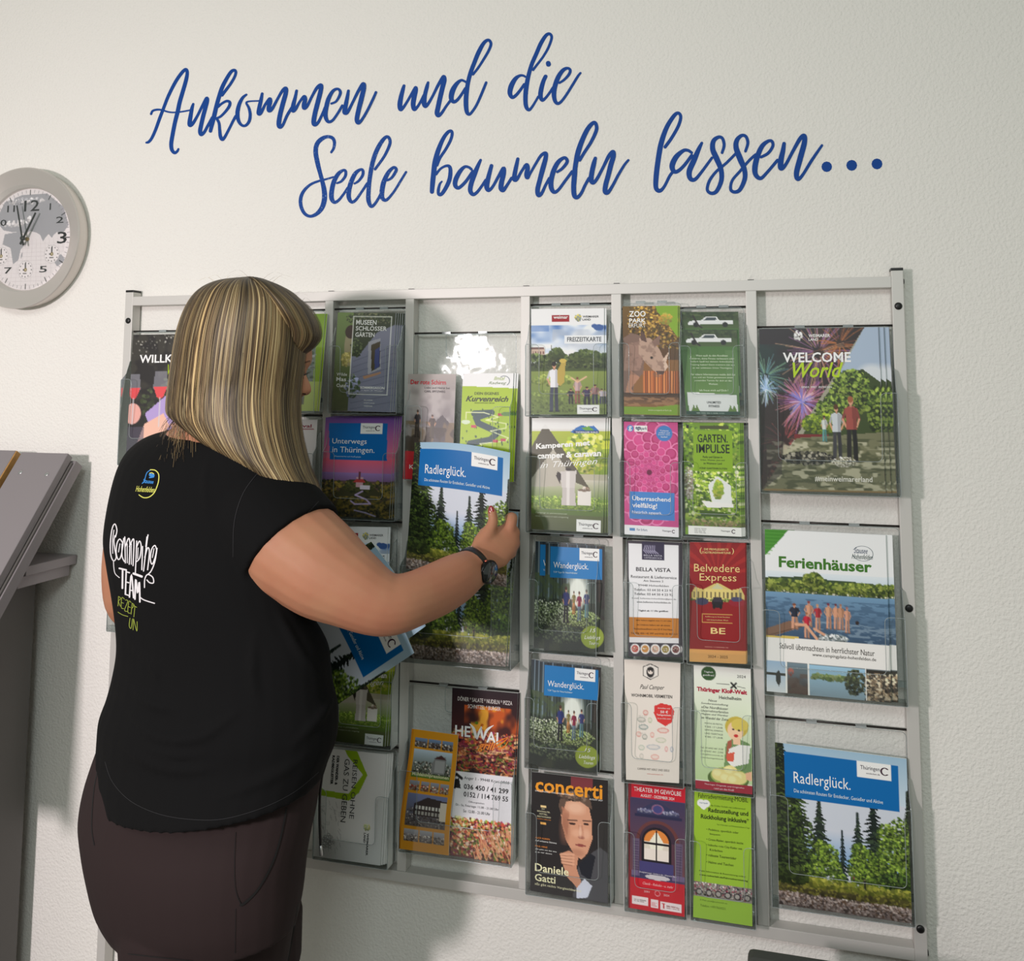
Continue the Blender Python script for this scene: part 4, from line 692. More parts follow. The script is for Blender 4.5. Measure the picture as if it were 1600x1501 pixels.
def d_theater():
    cv = Cv(84, 176, (72, 62, 96), 2.25, 35)
    cv.rect(0, 0, 1, .125, (190, 26, 44)); cv.rect(0, 0, .06, 1, (120, 30, 40)); cv.grad(.03, .13, 1, .7, (60, 54, 84), (110, 66, 74))
    cv.poly([(.15, .23), (.5, .13), (.9, .22), (.9, .25), (.15, .25)], (50, 52, 84)); cv.ell(.52, .2, .11, .04, (130, 90, 120)); cv.ell(.52, .2, .08, .03, (66, 66, 120)); cv.leaves(.3, .22, .14, .015, [(150, 150, 170), (90, 90, 120)], 50, .02); cv.leaves(.75, .22, .14, .015, [(150, 150, 170), (90, 90, 120)], 50, .02); cv.rect(.12, .25, .95, .27, (40, 40, 70))
    cv.ell(.52, .46, .38, .17, (100, 56, 56)); cv.ell(.52, .46, .32, .145, (60, 44, 60)); cv.rect(.14, .46, .9, .7, (84, 54, 66)); cv.rect(.08, .45, .2, .72, (100, 84, 110)); cv.rect(.84, .45, .96, .72, (100, 84, 110))
    for k in range(12): cv.rect(.09, .47 + k * .02, .19, .475 + k * .02, (70, 56, 84)); cv.rect(.85, .47 + k * .02, .95, .475 + k * .02, (70, 56, 84))
    cv.ell(.5, .46, .26, .115, (30, 24, 34)); cv.rect(.24, .46, .76, .62, (30, 24, 34)); cv.ell(.5, .46, .22, .095, (214, 130, 60)); cv.rect(.28, .46, .72, .6, (214, 205, 190)); cv.poly([(.36, .47), (.5, .37), (.64, .47), (.6, .52), (.4, .52)], (236, 226, 206)); cv.rect(.28, .52, .72, .6, (226, 216, 206)); cv.rect(.485, .37, .515, .6, (24, 20, 24)); cv.rect(.28, .465, .72, .48, (24, 20, 24))
    cv.rect(.2, .62, .8, .7, (66, 62, 110)); cv.rect(.06, .7, 1, .74, (110, 96, 130)); cv.rect(.2, .7, .78, .77, (60, 58, 90)); cv.ell(.52, .735, .22, .02, (190, 186, 190)); cv.rect(.03, .76, 1, 1, (190, 32, 46))
    cv.rect(.07, .9, .36, .965, (230, 224, 224)); cv.rect(.4, .905, .54, .97, (230, 224, 224)); cv.rect(.57, .91, .95, .975, (230, 224, 224)); cv.dashes(.1, .92, .34, .945, 2, (60, 60, 60), .8); cv.dashes(.42, .925, .52, .96, 3, (190, 60, 70), .8); cv.dashes(.68, .93, .93, .96, 3, (120, 60, 60), .7); cv.rect(.6, .922, .66, .93, (190, 30, 40)); cv.rect(.62, .925, .64, .965, (190, 30, 40)); cv.ell(.52, .855, .05, .022, (220, 170, 176)); cv.ell(.52, .855, .04, .017, (190, 32, 46))
    return cv, [('THEATER IM GEWÖLBE', .1, .03, .93, .072, WH), ('AUGUST - DEZEMBER 2024', .22, .09, .81, .112, WH), ('Dreispitzmuseum - Goethe in der - Weimarer Haus', .2, .7, .85, .715, (220, 214, 226)), ('Classik - Rokoko - u. mehr', .26, .78, .8, .8, (226, 180, 180), dict(shear=.3)), ('2001', .28, .845, .38, .86, (230, 200, 204)), ('2024', .63, .85, .73, .865, (230, 200, 204))]
def d_fahrrad():
    cv = Cv(84, 176, (150, 186, 40), 2.25, 37)
    cv.grad(0, 0, 1, 1, (148, 184, 44), (140, 178, 60)); cv.ell(.12, .095, .07, .03, (226, 232, 224)); cv.ell(.21, .095, .07, .03, (226, 232, 224)); cv.poly([(.05, .105), (.28, .105), (.165, .15)], (226, 232, 224))
    cv.rect(0, .715, 1, .83, (130, 126, 116)); cv.leaves(.5, .77, .5, .05, [(60, 60, 66), (160, 150, 150), (110, 84, 90), (190, 184, 180), (130, 40, 60), (40, 40, 44)], 260, .02, True)
    for u in (.1, .27, .43, .59, .75, .92): cv.ell(u, .795, .055, .026, (36, 34, 38)); cv.ell(u, .795, .04, .018, (150, 146, 140))
    K = (22, 26, 14); k2 = (90, 116, 30)
    tx = [('Fahrradvermietung-MOBIL', .07, .015, .95, .065, (40, 48, 20)), ('Viel Spaß!', .09, .087, .24, .1, (90, 110, 150)), ('Ihr E-bike Verleih mit Lieferservice!', .3, .098, .9, .112, k2), ('Radzustellung und', .25, .125, .95, .17, K, BB), ('Rückholung inklusive*', .12, .18, .96, .228, K, BB), ('*bei 3 Fahrräder und Mindestmietdauer 2 Tage', .4, .245, .97, .26, k2),
          ('• Pedelecs, sportlich oder', .22, .29, .78, .312, K), ('bequem', .28, .325, .46, .342, K), ('• Cross-Räder, sportlich leicht', .22, .368, .86, .39, K), ('• hübsche rote City-Räder mit', .22, .412, .84, .434, K), ('Körbchen', .28, .448, .5, .466, K), ('• robuste Tourenräder', .22, .49, .74, .51, K), ('• Helme und Taschen', .22, .545, .69, .565, K),
          ('Mehr Information & Reservierung online:', .1, .625, .9, .64, K), ('www.radverleih.de/Fahrradvermietung', .1, .655, .93, .671, K, B), ('E-Mail: post@radverleih.de', .12, .85, .58, .866, k2), ('Telefon: +4917624221', .12, .89, .55, .907, k2)]
    return cv, tx
def d_ferien():
    cv = Cv(150, 185, (224, 226, 226), 1.25, 39)
    cv.poly([(0, 0), (.2, 0), (.01, .16), (0, .16)], (64, 130, 40))
    for k in range(8): cv.line([(0, k * .022), (.18 - k * .02, k * .022)], .005, (84, 150, 56))
    cv.grad(0, .26, 1, .34, (214, 222, 226), (190, 206, 216)); cv.poly([(0, .30), (.3, .285), (.55, .295), (.8, .30), (1, .31), (1, .40), (0, .39)], (56, 74, 48)); GL = [(110, 124, 50), (74, 90, 36), (140, 150, 70), (50, 64, 30)]
    cv.leaves(.5, .345, .5, .035, GL, 360, .022, True); cv.leaves(.4, .3, .08, .04, GL, 90, .02); cv.leaves(.5, .385, .5, .008, [(200, 196, 180), (90, 96, 60)], 60, .008, True)
    cv.grad(0, .39, 1, .68, (110, 146, 176), (52, 72, 96)); cv.noise(0, .42, 1, .68, 16, (60, 86, 112), .52, .6, sy=4); cv.noise(.4, .55, 1, .68, 20, (140, 160, 176), .62, .6, sy=3)
    cv.poly([(0, .62), (.2, .56), (.33, .585), (0, .68)], (124, 94, 76)); cv.line([(.02, .66), (.3, .59)], .006, (80, 60, 50)); cv.leaves(.55, .65, .12, .025, [(200, 204, 206), (120, 130, 130), (60, 70, 74)], 160, .012)
    for u, v, c, hc, k in ((.24, .45, (40, 44, 60), (120, 70, 50), 1.6), (.36, .43, (206, 150, 120), (130, 60, 60), 1.3), (.34, .5, (190, 40, 60), (150, 100, 70), 1.2), (.43, .445, (170, 50, 60), (180, 140, 110), 1.2), (.52, .435, (200, 150, 120), (110, 40, 60), 1.2), (.58, .435, (206, 150, 120), (100, 50, 60), 1.1), (.62, .435, (190, 140, 110), (150, 110, 90), 1.1), (.67, .45, (206, 150, 124), (150, 100, 100), 1.1)):
        cv.person(u, v, v + .16, c, (206, 150, 122), hair=hc, k=k)
    cv.line([(.25, .58), (.33, .58), (.42, .66)], .022, (214, 160, 130)); cv.line([(.4, .6), (.48, .63)], .02, (210, 156, 126)); cv.ell(.75, .545, .015, .012, (50, 40, 40))
    cv.rect(0, .665, 1, .79, (228, 226, 222)); cv.poly([(0, .66), (.27, .655), (.27, .668), (0, .672)], (206, 180, 90)); cv.poly([(0, .80), (.27, .795), (.27, .808), (0, .815)], (180, 184, 90)); cv.rect(0, .785, 1, .81, (228, 226, 222)); cv.rect(0, .815, 1, 1, (110, 120, 124))
    cv.grad(0, .815, .16, 1, (150, 176, 200), (200, 206, 206)); cv.rect(0, .885, .16, .9, (60, 60, 54)); cv.poly([(.07, .9), (.1, .865), (.13, .9), (.12, .9), (.12, .935), (.1, .965), (.08, .935), (.08, .9)], (50, 50, 48))
    cv.grad(.17, .82, .34, 1, (110, 130, 140), (60, 50, 46)); cv.leaves(.2, .87, .02, .02, [(150, 90, 80)], 10, .015); cv.noise(.17, .88, .34, 1, 20, (90, 70, 60), .5, .6); cv.grad(.35, .82, .8, 1, (150, 190, 214), (120, 140, 150)); cv.leaves(.55, .885, .18, .015, [(90, 110, 60), (120, 130, 84)], 80, .018, True); cv.leaves(.72, .9, .08, .08, [(40, 44, 34), (70, 74, 50)], 90, .016)
    cv.rect(.81, .82, 1, 1, (50, 46, 40)); cv.leaves(.9, .92, .1, .08, [(170, 150, 120), (60, 50, 44), (210, 196, 170), (40, 36, 32), (120, 100, 80)], 260, .014, True)
    for u in (.165, .345, .805): cv.rect(u - .004, .815, u + .004, 1, (226, 226, 220))
    return cv, [('Ferienhäuser', .115, .165, .88, .235, (60, 112, 36), dict(bold=.03)), ('Stilvoll übernachten in herrlichster Natur', .11, .70, .88, .735, (70, 66, 60)), ('www.campingplatz-hohenfelden.de', .38, .745, .89, .77, (70, 66, 60)),
                ('Stausee', .74, .085, .85, .12, (40, 60, 90), dict(shear=.4)), ('Hohenfelden', .72, .125, .89, .155, (50, 70, 60), dict(shear=.4)), ([[(.5 + .46 * math.cos(t), .5 + .46 * math.sin(t), .02) for t in np.linspace(3.6, 9.2, 16)]], .72, .07, .9, .17, (60, 80, 90))]
def d_schirm():
    cv = Cv(76, 120, (150, 140, 138), 1.6, 41)
    cv.grad(0, 0, 1, .5, (170, 160, 156), (120, 112, 116)); cv.noise(0, .1, 1, .5, 5, (190, 182, 180), .5, .6, sy=1.4, soft=.4); cv.poly([(.6, .45), (.75, .38), (1, .5), (1, .7), (.3, .7)], (76, 70, 74)); cv.noise(0, .45, 1, .74, 6, (120, 100, 76), .45, .9); cv.noise(0, .5, 1, .74, 8, (60, 50, 44), .5, .8)
    cv.person(.24, .34, .6, (50, 44, 50), (60, 50, 46), k=1.2); cv.person(.55, .38, .6, (70, 56, 50), (80, 70, 56), k=1.5); cv.rect(0, .735, 1, 1, (196, 40, 50))
    return cv, [('Der rote Schirm', .06, .055, .80, .1, (186, 30, 44), BB), ('Liebe und Heirat bei', .36, .12, .88, .14, (50, 44, 48)), ('CARL SPITZWEG', .36, .155, .79, .175, (50, 44, 48), B), ('KUNST', .12, .86, .6, .90, WH, B)]
def d_kurven():
    cv = Cv(80, 160, (160, 186, 30), 2.1, 43)
    cv.rect(0, 0, 1, .14, (232, 234, 234)); cv.poly([(0, .12), (1, .14), (1, .145), (0, .145)], (160, 186, 30))
    A = (40, 70, 76)
    cv.line([(.26, .38), (.6, .37), (.3, .42), (.35, .47), (.75, .55), (.6, .62), (.2, .66), (.25, .72), (.6, .76), (.85, .8), (.5, .86)], .12, A); cv.line([(.1, .43), (.1, .37), (.45, .37), (.75, .41), (.5, .44), (.9, .47), (.9, .51), (.6, .54), (.95, .6), (.9, .63), (.4, .66), (.5, .7), (.9, .73), (.85, .76)], .018, (226, 230, 180))
    for _ in range(60): u, v = cv.rng.random(), .34 + .6 * cv.rng.random(); cv.ell(u, v, .013, .009, (40, 84, 40)); cv.line([(u, v), (u, v + .012)], .006, (40, 60, 30))
    for u, v in ((.78, .385), (.26, .5), (.7, .63), (.85, .62)): cv.rect(u - .05, v - .012, u + .05, v + .014, (190, 60, 80))
    cv.ell(.1, .46, .09, .02, (206, 220, 190)); cv.ell(.9, .38, .11, .02, (90, 130, 60))
    K = (34, 50, 20)
    return cv, [('Ilmtal', .62, .03, .84, .065, (150, 170, 60), dict(shear=.4)), ('Radweg', .52, .078, .87, .112, (110, 130, 90), dict(shear=.4)), ([[(.5 + .45 * math.cos(t), .5 + .45 * math.sin(t), .05) for t in np.linspace(-2.2, .9, 10)]], .7, .02, .94, .125, (110, 120, 130)), ('DEIN EIGENES', .25, .178, .73, .204, K, B), ('Kurvenreich', .08, .215, .92, .268, K, dict(shear=.35, bold=.025)), ('RADELN ENTLANG DER ILM', .26, .275, .65, .286, K)]
def d_hewai():
    cv = Cv(96, 200, (30, 18, 22), 2.35, 45)
    cv.grad(0, 0, 1, .3, (34, 18, 26), (70, 26, 24)); cv.noise(.2, .1, 1, .34, 6, (206, 90, 30), .48, .9, sy=.7, soft=.3); cv.noise(.3, .1, .8, .3, 8, (240, 170, 50), .6, .9, sy=.7, soft=.2)
    FO = [(170, 60, 40), (206, 130, 80), (110, 30, 40), (90, 110, 40), (222, 176, 130), (60, 24, 24), (150, 90, 50), (130, 40, 70)]
    cv.leaves(.5, .37, .5, .12, FO, 500, .03, True)
    for _ in range(80): u, v = cv.rng.random(), .3 + .2 * cv.rng.random(); t = cv.rng.random() * 3; cv.line([(u, v), (u + .06 * math.cos(t), v + .02 * math.sin(t)), (u + .1, v + .01)], .014, FO[int(cv.rng.integers(8))])
    cv.rect(0, .5, .98, .775, (222, 220, 224)); cv.rect(0, .775, 1, 1, (70, 40, 34)); cv.leaves(.5, .88, .5, .11, FO + [(120, 140, 50), (226, 190, 150), (230, 210, 190)], 620, .03, True)
    for _ in range(50): u, v = .4 + .6 * cv.rng.random(), .78 + .18 * cv.rng.random(); cv.line([(u, v), (u + .03, v + .04), (u + .08, v + .07)], .014, (214, 150, 110))
    cv.poly([(.06, .55), (.14, .54), (.17, .6), (.04, .605)], (24, 22, 24)); cv.line([(.03, .535), (.1, .52), (.18, .54)], .04, (24, 22, 24))
    K = (40, 38, 42)
    ST = [[(0.05, .1, .05), (.2, .35, .12), (.3, .8, .1), (.36, .98, .04)], [(.36, .98, .04), (.42, .6, .1), (.5, .3, .08), (.52, .2, .03)], [(.5, .2, .03), (.55, .7, .1), (.62, .98, .04)], [(.62, .98, .04), (.7, .5, .1), (.82, .25, .1), (1, .05, .03)]]
    return cv, [('DÖNER * SALATE * NUDELN * PIZZA', .09, .045, .92, .075, (230, 220, 216)), ('SCHNITZEL * BURGER', .25, .09, .75, .115, (230, 220, 216)), ('HE', .06, .225, .3, .29, (240, 240, 240), BB), (ST, .27, .2, .65, .30, (240, 240, 240)), ('AI', .55, .245, .73, .31, (240, 240, 240), BB), ([[(.5, .5, .9), (.51, .51, .9)]], .36, .19, .42, .21, (120, 150, 40)), ([[(.5, .5, .9), (.51, .51, .9)]], .45, .2, .5, .22, (226, 130, 40)),
                ('grill', .42, .305, .7, .37, (226, 130, 50), dict(shear=.4, bold=.02)), ([[(0, .8, .1), (.5, .5, .12), (1, .0, .05)], [(0, .5, .1), (.5, .2, .1), (.9, 0, .04)], [(.2, 1, .08), (.7, .8, .1), (1, .3, .05)]], .7, .27, .88, .34, (226, 120, 30)),
                ('Anger 1 - 99448 Kranichfeld', .22, .525, .92, .548, K), ('036 450 / 41 299', .22, .57, .92, .6, K, BB), ('0152 / 114 769 55', .22, .615, .92, .645, K, B), ('Öffnungszeiten', .3, .665, .55, .68, K), ('Di - Sa, Feiertage: 11.00 - 21.00 Uhr', .1, .69, .78, .707, K), ('So: 12.00 - 21.00 Uhr', .22, .72, .65, .737, K)]
def d_muehlen():
    cv = Cv(80, 176, (206, 140, 26), 2.35, 47)
    cv.rect(.0, .0, .04, 1, (190, 120, 20))
    def pic(u0, v0, u1, v1, sky, gr, dk, n=60):
        cv.grad(u0, v0, u1, v1, sky, gr); cv.leaves((u0 + u1) / 2, (v0 + v1) / 2 + (v1 - v0) * .2, (u1 - u0) / 2 * .98, (v1 - v0) * .28, [dk, gr, (200, 190, 180), (60, 50, 44)], n, .02, True)
    for a, b in ((.1, .36), (.39, .65), (.68, .9)): pic(a, .065, b, .14, (110, 140, 180), (90, 80, 74), (60, 40, 34))
    pic(.1, .16, .9, .385, (180, 196, 210), (60, 64, 44), (40, 40, 34), 160); cv.poly([(.5, .26), (.58, .2), (.78, .2), (.8, .26), (.78, .34), (.5, .34)], (120, 120, 120)); cv.poly([(.52, .22), (.68, .185), (.8, .22)], (70, 40, 40)); cv.rect(.56, .23, .76, .33, (150, 150, 150)); cv.rect(.1, .35, .9, .385, (84, 120, 40))
    for a, b in ((.1, .3), (.33, .5), (.53, .7), (.73, .9)): pic(a, .415, b, .495, (140, 150, 170), (120, 90, 60), (150, 40, 34), 30)
    pic(.1, .52, .9, .79, (110, 120, 160), (90, 80, 74), (50, 44, 44), 160); cv.poly([(.25, .6), (.5, .54), (.9, .56), (.9, .7), (.25, .7)], (54, 44, 44))
    for k in range(9): cv.rect(.28 + k * .068, .615, .32 + k * .068, .64, (200, 196, 190)); cv.rect(.28 + k * .068, .66, .32 + k * .068, .69, (160, 156, 150))
    cv.rect(.78, .57, .9, .72, (206, 196, 180))
    for a, b in ((.1, .38), (.41, .66), (.69, .9)): pic(a, .82, b, .92, (170, 170, 180), (110, 100, 96), (60, 50, 50), 40)
    return cv, [('Mühlenimpressionen', .12, .345, .88, .38, (214, 210, 170), dict(bold=.02))]
def d_reisen():
    cv = Cv(110, 176, (214, 212, 210), 1.65, 49)
    cv.poly([(.36, 0), (.55, 0), (.73, .21), (.62, .38), (.48, .46), (0, .44), (0, .36), (.1, .39), (.46, .4), (.66, .21), (.42, .06)], (140, 172, 30)); cv.rect(0, .39, .15, .44, (140, 172, 30))
    for k in range(60): u, v = .05 + .35 * cv.rng.random(), .48 + .45 * cv.rng.random(); cv.line([(u, v), (u + .04 * cv.rng.random(), v + .05 * cv.rng.random())], .006, (130, 130, 130), .6)
    for k in range(40): t = cv.rng.random() * 6.283; r = .08 * cv.rng.random(); u, v = .2 + r * math.cos(t), .85 + r * .8 * math.sin(t); cv.ell(u, v, .025, .014, (110, 110, 112), .7); cv.ell(u, v, .017, .009, (210, 208, 206), .9)
    cv.leaves(.77, .68, .05, .03, [(170, 180, 90), (150, 160, 150), (200, 190, 110)], 40, .012)
    K = (60, 60, 60)
    return cv, [('REISEN OHNE', .50, .08, .57, .62, K, dict(rot=90)), ('GAS ZU GEBEN', .37, .08, .45, .66, K, dict(rot=90)), ('DER WANDER- &', .245, .06, .285, .33, (20, 20, 20), dict(rot=90, bold=.04)), ('RADBEGLEITER', .175, .06, .215, .33, (20, 20, 20), dict(rot=90, bold=.04)), ('WEIMARER', .78, .73, .81, .93, K, dict(rot=90, bold=.03)), ('LAND', .735, .73, .765, .82, K, dict(rot=90, bold=.03))]
def d_green():
    cv = Cv(60, 100, (150, 180, 50), 1.7, 51)
    cv.grad(0, 0, 1, .35, (130, 164, 50), (160, 190, 80)); cv.rect(0, .3, .9, .72, (120, 130, 126)); cv.leaves(.5, .5, .4, .18, [(90, 104, 80), (160, 160, 170), (60, 76, 54)], 200, .04, True); cv.rect(.0, .7, 1, 1, (190, 206, 110)); cv.rect(.1, .75, .8, .93, (120, 116, 100)); cv.leaves(.45, .84, .3, .08, [(110, 120, 60), (160, 150, 150)], 60, .03)
    return cv, []
def d_festival():
    cv = Cv(60, 100, (228, 224, 226), 1.7, 53)
    cv.rect(.5, .1, .95, .11, (150, 40, 60)); cv.dashes(.5, .2, .8, .35, 4, (170, 70, 90), .7); cv.dashes(.1, .5, .9, .95, 9, (190, 110, 120), .6)
    return cv, [('Festival', .55, .05, .92, .085, (150, 30, 60), B)]
_dc = {}
def design(fn):
    if fn not in _dc: _dc[fn] = fn()
    return _dc[fn]

# ------------------------------------------------------------------ acrylic holders
sc.cycles.transparent_max_bounces = 32
def rounded(pts, rad, seg=4):
    out = []; n = len(pts)
    for i, p in enumerate(pts):
        r_ = rad[i]
        if r_ <= 0: out.append(tuple(p)); continue
        a = np.array(pts[i - 1], float); b = np.array(p, float); c = np.array(pts[(i + 1) % n], float)
        u = (a - b) / np.linalg.norm(a - b); w_ = (c - b) / np.linalg.norm(c - b)
        for k in range(seg + 1):
            t = k / seg; out.append(tuple((1 - t) ** 2 * (b + u * r_) + 2 * t * (1 - t) * b + t * t * (b + w_ * r_)))
    return out
def sheet(name, poly, to3, th, parent, edge=True):
    """a flat acrylic piece: outline in 2-D, to3 maps (a, b, depth) to the world"""
    mb = MB(); n = len(poly)
    mb.add([to3(a, b, 0) for a, b in poly] + [to3(a, b, th) for a, b in poly], [tuple(range(n)), tuple(range(2 * n - 1, n - 1, -1))])
    o = mb.build(name, m_clear, parent)
    if edge:
        e = MB(); e.tube([to3(a, b, th / 2) for a, b in poly], th * 0.42, 5, closed=True); e.build('rim', m_edge, o, True)
    return o
def holder(X0, X1, Zb, Zt, yf, label, tab=(.17, .17), ftop=.64, fbot=.2, hooks=True, group='clear holders on the rack'):
    mid_ = (X0 + X1) / 2
    for (_, p0), (p1, _) in zip(POSTS, POSTS[1:]):
        if p0 < mid_ < p1:
            X0, X1 = max(X0, p0 + .0008), min(X1, p1 - .0008)
            if X1 - X0 < .14 and p1 - p0 > .22:       # two slim holders share this bay
                if mid_ < (p0 + p1) / 2: X1 = min(X1, (p0 + p1) / 2 - .0028)
                else: X0 = max(X0, (p0 + p1) / 2 - .0020)
    H = Zt - Zb; W = X1 - X0; root = empty('acrylic_holder', ((X0 + X1) / 2, yf / 2, Zb), label, 'holder', group)
    th = .0013; zt, zb = Zb + H * ftop, Zb + H * fbot; a, b = X0 + W * tab[0], X1 - W * tab[1]
    yb = ROD_Y - .0045
    P = rounded([(X0, Zb), (X1, Zb), (X1, zt), (b, zt), (b, zb), (a, zb), (a, zt), (X0, zt)], [.003, .003, .004, .010, .010, .010, .010, .004])
    sheet('front_panel', P, lambda x, z, d: (x, yf + d, z), th, root)
    P = rounded([(X0, Zb), (X1, Zb), (X1, Zt), (X0, Zt)], [.001, .001, .010, .010])
    sheet('back_panel', P, lambda x, z, d: (x, yb - d, z), th, root)
    z2 = min(zt + .045, Zt - .012); m = (yf + yb) / 2
    for x in (X0, X1 - th):
        P = [(yf + th * 1.1, Zb), (yb - th * 1.1, Zb), (yb - th * 1.1, z2), (m + .006, z2 - .006), (m - .004, zt + .012), (yf + th * 1.1, zt - .002)]
        sheet('side_panel', P, lambda y, z, d, x=x: (x + d, y, z), th, root)
    mb = MB(); mb.box((X0 + th, yf + th, Zb), (X1 - th, yb - th, Zb + th)); mb.build('bottom_panel', m_clear, root)
    if hooks:
        for t in (.32, .68):
            x = X0 + W * t; mb = MB()
            mb.box((x - .009, yb - th, Zt), (x + .009, yb, Zt + .0045)); mb.box((x - .009, yb, Zt + .0035), (x + .009, ROD_Y + .003, Zt + .0045))
            mb.build('hook', m_edge, root)
    for x in (X1 - .012,):
        mb = MB(); mb.box((x, yb, Zb + .02), (x + .011, yb + .006, Zb + .03)); mb.box((x + .003, yb + .006, Zb + .021), (x + .008, yb + .009, Zb + .029)); mb.build('spacer', m_edge, root)
    return root
# ------------------------------------------------------------------ brochures
def brochure(fn, px, yt, yb, label, name='brochure', extra=(), th=.0022, group=None, surf=None, tilt=None):
    cv, tx = design(fn)
    if surf is None:
        c = [at(*px[0], yt), at(*px[1], yt), at(*px[2], yb), at(*px[3], yb)]
        surf = quad(*c)
    else: c = [surf(np.array([[u]]), np.array([[v]])).reshape(3) for u, v in ((0, 0), (1, 0), (1, 1), (0, 1))]
    cen = (c[2] + c[3]) / 2
    # pages behind the cover
    n = 8; mb = MB(); g = []
    away = np.array([0, 1.0, 0]) if tilt is None else np.array(tilt)
    rows = []
    for d in (.0002, th):
        rows.append([[surf(np.array([[i / n]]), np.array([[j / n]])).reshape(3) + away * d for i in range(n + 1)] for j in range(n + 1)])
    vs_ = [tuple(p) for d in rows for r_ in d for p in r_]; K = (n + 1) ** 2; idx = lambda d, j, i: d * K + j * (n + 1) + i
    fs = [(idx(d, j, i), idx(d, j, i + 1), idx(d, j + 1, i + 1), idx(d, j + 1, i)) for d in (0, 1) for j in range(n) for i in range(n)]
    for i in range(n):
        for j in (0, n): fs.append((idx(0, j, i), idx(0, j, i + 1), idx(1, j, i + 1), idx(1, j, i)))
        for j in (0, n): fs.append((idx(0, i, j), idx(0, i + 1, j), idx(1, i + 1, j), idx(1, i, j)))
    mb.add([tuple(np.array(v) - cen) for v in vs_], fs)
    o = mb.build(name, m_paper); o.location = cen; tag(o, label, 'magazine' if name == 'magazine' else 'brochure', group)
    me = cover_mesh('front_cover', cv, tx, surf)
    me.transform(Matrix.Translation(Vector(-cen)))
    k = link('front_cover', me, None, [m_print]); k.parent = o
    res = [o]
    for dx, dy, dz, lab in extra:
        r_ = o.copy(); COLL.objects.link(r_); r_.location = Vector(cen) + Vector((dx, dy, dz)); r_['label'] = lab
        k2 = k.copy(); COLL.objects.link(k2); k2.parent = r_; res.append(r_)
    return res, c
def slot(fn, px, what, col, name='brochure', extra=(), yt=-.008, yb=-.032, deep=.0, pad=(.004, .006), top=None, hold=True, rodz=True, tab=(.17, .17), ftop=.64, fbot=.2, th=.0022, group=None):
    res, c = brochure(fn, px, yt, yb, what, name, extra, th=th, group=group)
    X0 = min(p[0] for p in c) - pad[0]; X1 = max(p[0] for p in c) + pad[1] + (max([e[0] for e in extra], default=0))
    X0 += min([e[0] for e in extra] + [0])
    Zb = min(c[2][2], c[3][2]) - .0035
    Zt = (max(c[0][2], c[1][2]) + .006) if top is None else at(top[0], top[1], ROD_Y)[2]
    if hold: holder(X0, X1, Zb, Zt, yb - .0045 - deep, 'clear holder of the ' + what, tab, ftop, fbot)
    if rodz: rod(col, Zt + .0022)
    return c
def ex(n, dx, dy, lab, dz=0.0): return [(dx * (i + 1), dy * (i + 1), dz * (i + 1), f'{lab}, {w_}') for i, w_ in zip(range(n), ('next behind the front one', 'third from the front', 'fourth from the front', 'fifth from the front'))]
# column by column, front cover corners read from the photograph (top left, top right, bottom right, bottom left)
slot(d_willkommen, [(208, 523), (336, 521), (331, 722), (196, 724)], 'dark brochure with wine glasses behind the blond hair', 0, 'magazine', tab=(.12, .12))
slot(d_green, [(400, 491), (508, 490), (495, 642), (387, 641)], 'green brochure half hidden by the profile of the face', 1, extra=ex(1, .004, .003, 'green brochure beside the face'))
slot(d_festival, [(392, 655), (496, 655.5), (487, 805), (384, 803)], 'white sheet with red print beside the long hair', 1)
slot(d_museen, [(528, 488), (619, 489), (609.5, 644), (518, 641)], 'brochure with a villa window in a white line frame', 2, extra=ex(4, .0035, .0034, 'villa window brochure'))
slot(d_unterwegs, [(509, 652), (617, 652.5), (608, 811), (499, 805)], 'brochure with blue field over a pink sunset hill', 2, extra=ex(3, .004, .003, 'pink sunset hill brochure', .001))
slot(d_freizeit, [(509, 822), (606.5, 823.5), (600, 988), (500, 978)], 'park brochure behind the bent right elbow', 2, extra=ex(1, .004, .003, 'park brochure behind the elbow'))
slot(d_kamper, [(529, 998), (612, 1006), (601, 1166.5), (516, 1157)], 'brochure with moka pot, lower one left of the empty bay', 2, extra=ex(2, .004, .003, 'lower moka pot brochure'))
slot(d_reisen, [(503, 1168), (604, 1178), (594, 1352), (489, 1337)], 'grey white sideways printed booklet with green arrow', 2, 'booklet', extra=ex(3, .0035, .003, 'grey white green arrow booklet'))
# fourth column: one wide clear holder carries two slim leaflets, twice
def wide_holder(x0, x1, yb_, y_top, lab, yf=-.040):
    a, b = at(x0, yb_[0], yf), at(x1, yb_[1], yf); zt = at(y_top[0], y_top[1], ROD_Y)[2]
    h = holder(a[0], b[0], min(a[2], b[2]), zt, yf, lab, (.16, .16), .5, .2); rod(3, zt + .0022)
    X = (a[0] + b[0]) / 2; mb = MB()
    P = rounded([(X - .035, zt - .002), (X + .035, zt - .002), (X + .035, zt - .047), (X - .035, zt - .047)], [0, 0, .01, .01])
    n = len(P); e = MB(); e.tube([(x, ROD_Y - .007, z) for x, z in P], .0009, 6, closed=True); e.build('rim', m_edge, h, True)
    return h
wide_holder(626, 796, (748, 754), (730, 521.5), 'wide clear holder, half empty, top of the fourth bay')
brochure(d_schirm, [(638, 584), (712.6, 584.5), (706, 756), (629.5, 748)], -.012, -.034, 'grey brown painting leaflet with red title')
brochure(d_kurven, [(723.4, 583), (802.5, 583), (795, 753), (716, 750)], -.012, -.034, 'yellow green leaflet with a winding river', extra=ex(2, .004, .003, 'winding river leaflet'))
wide_holder(621, 799, (1329, 1356), (730, 1074), 'wide clear holder, bottom of the fourth bay')
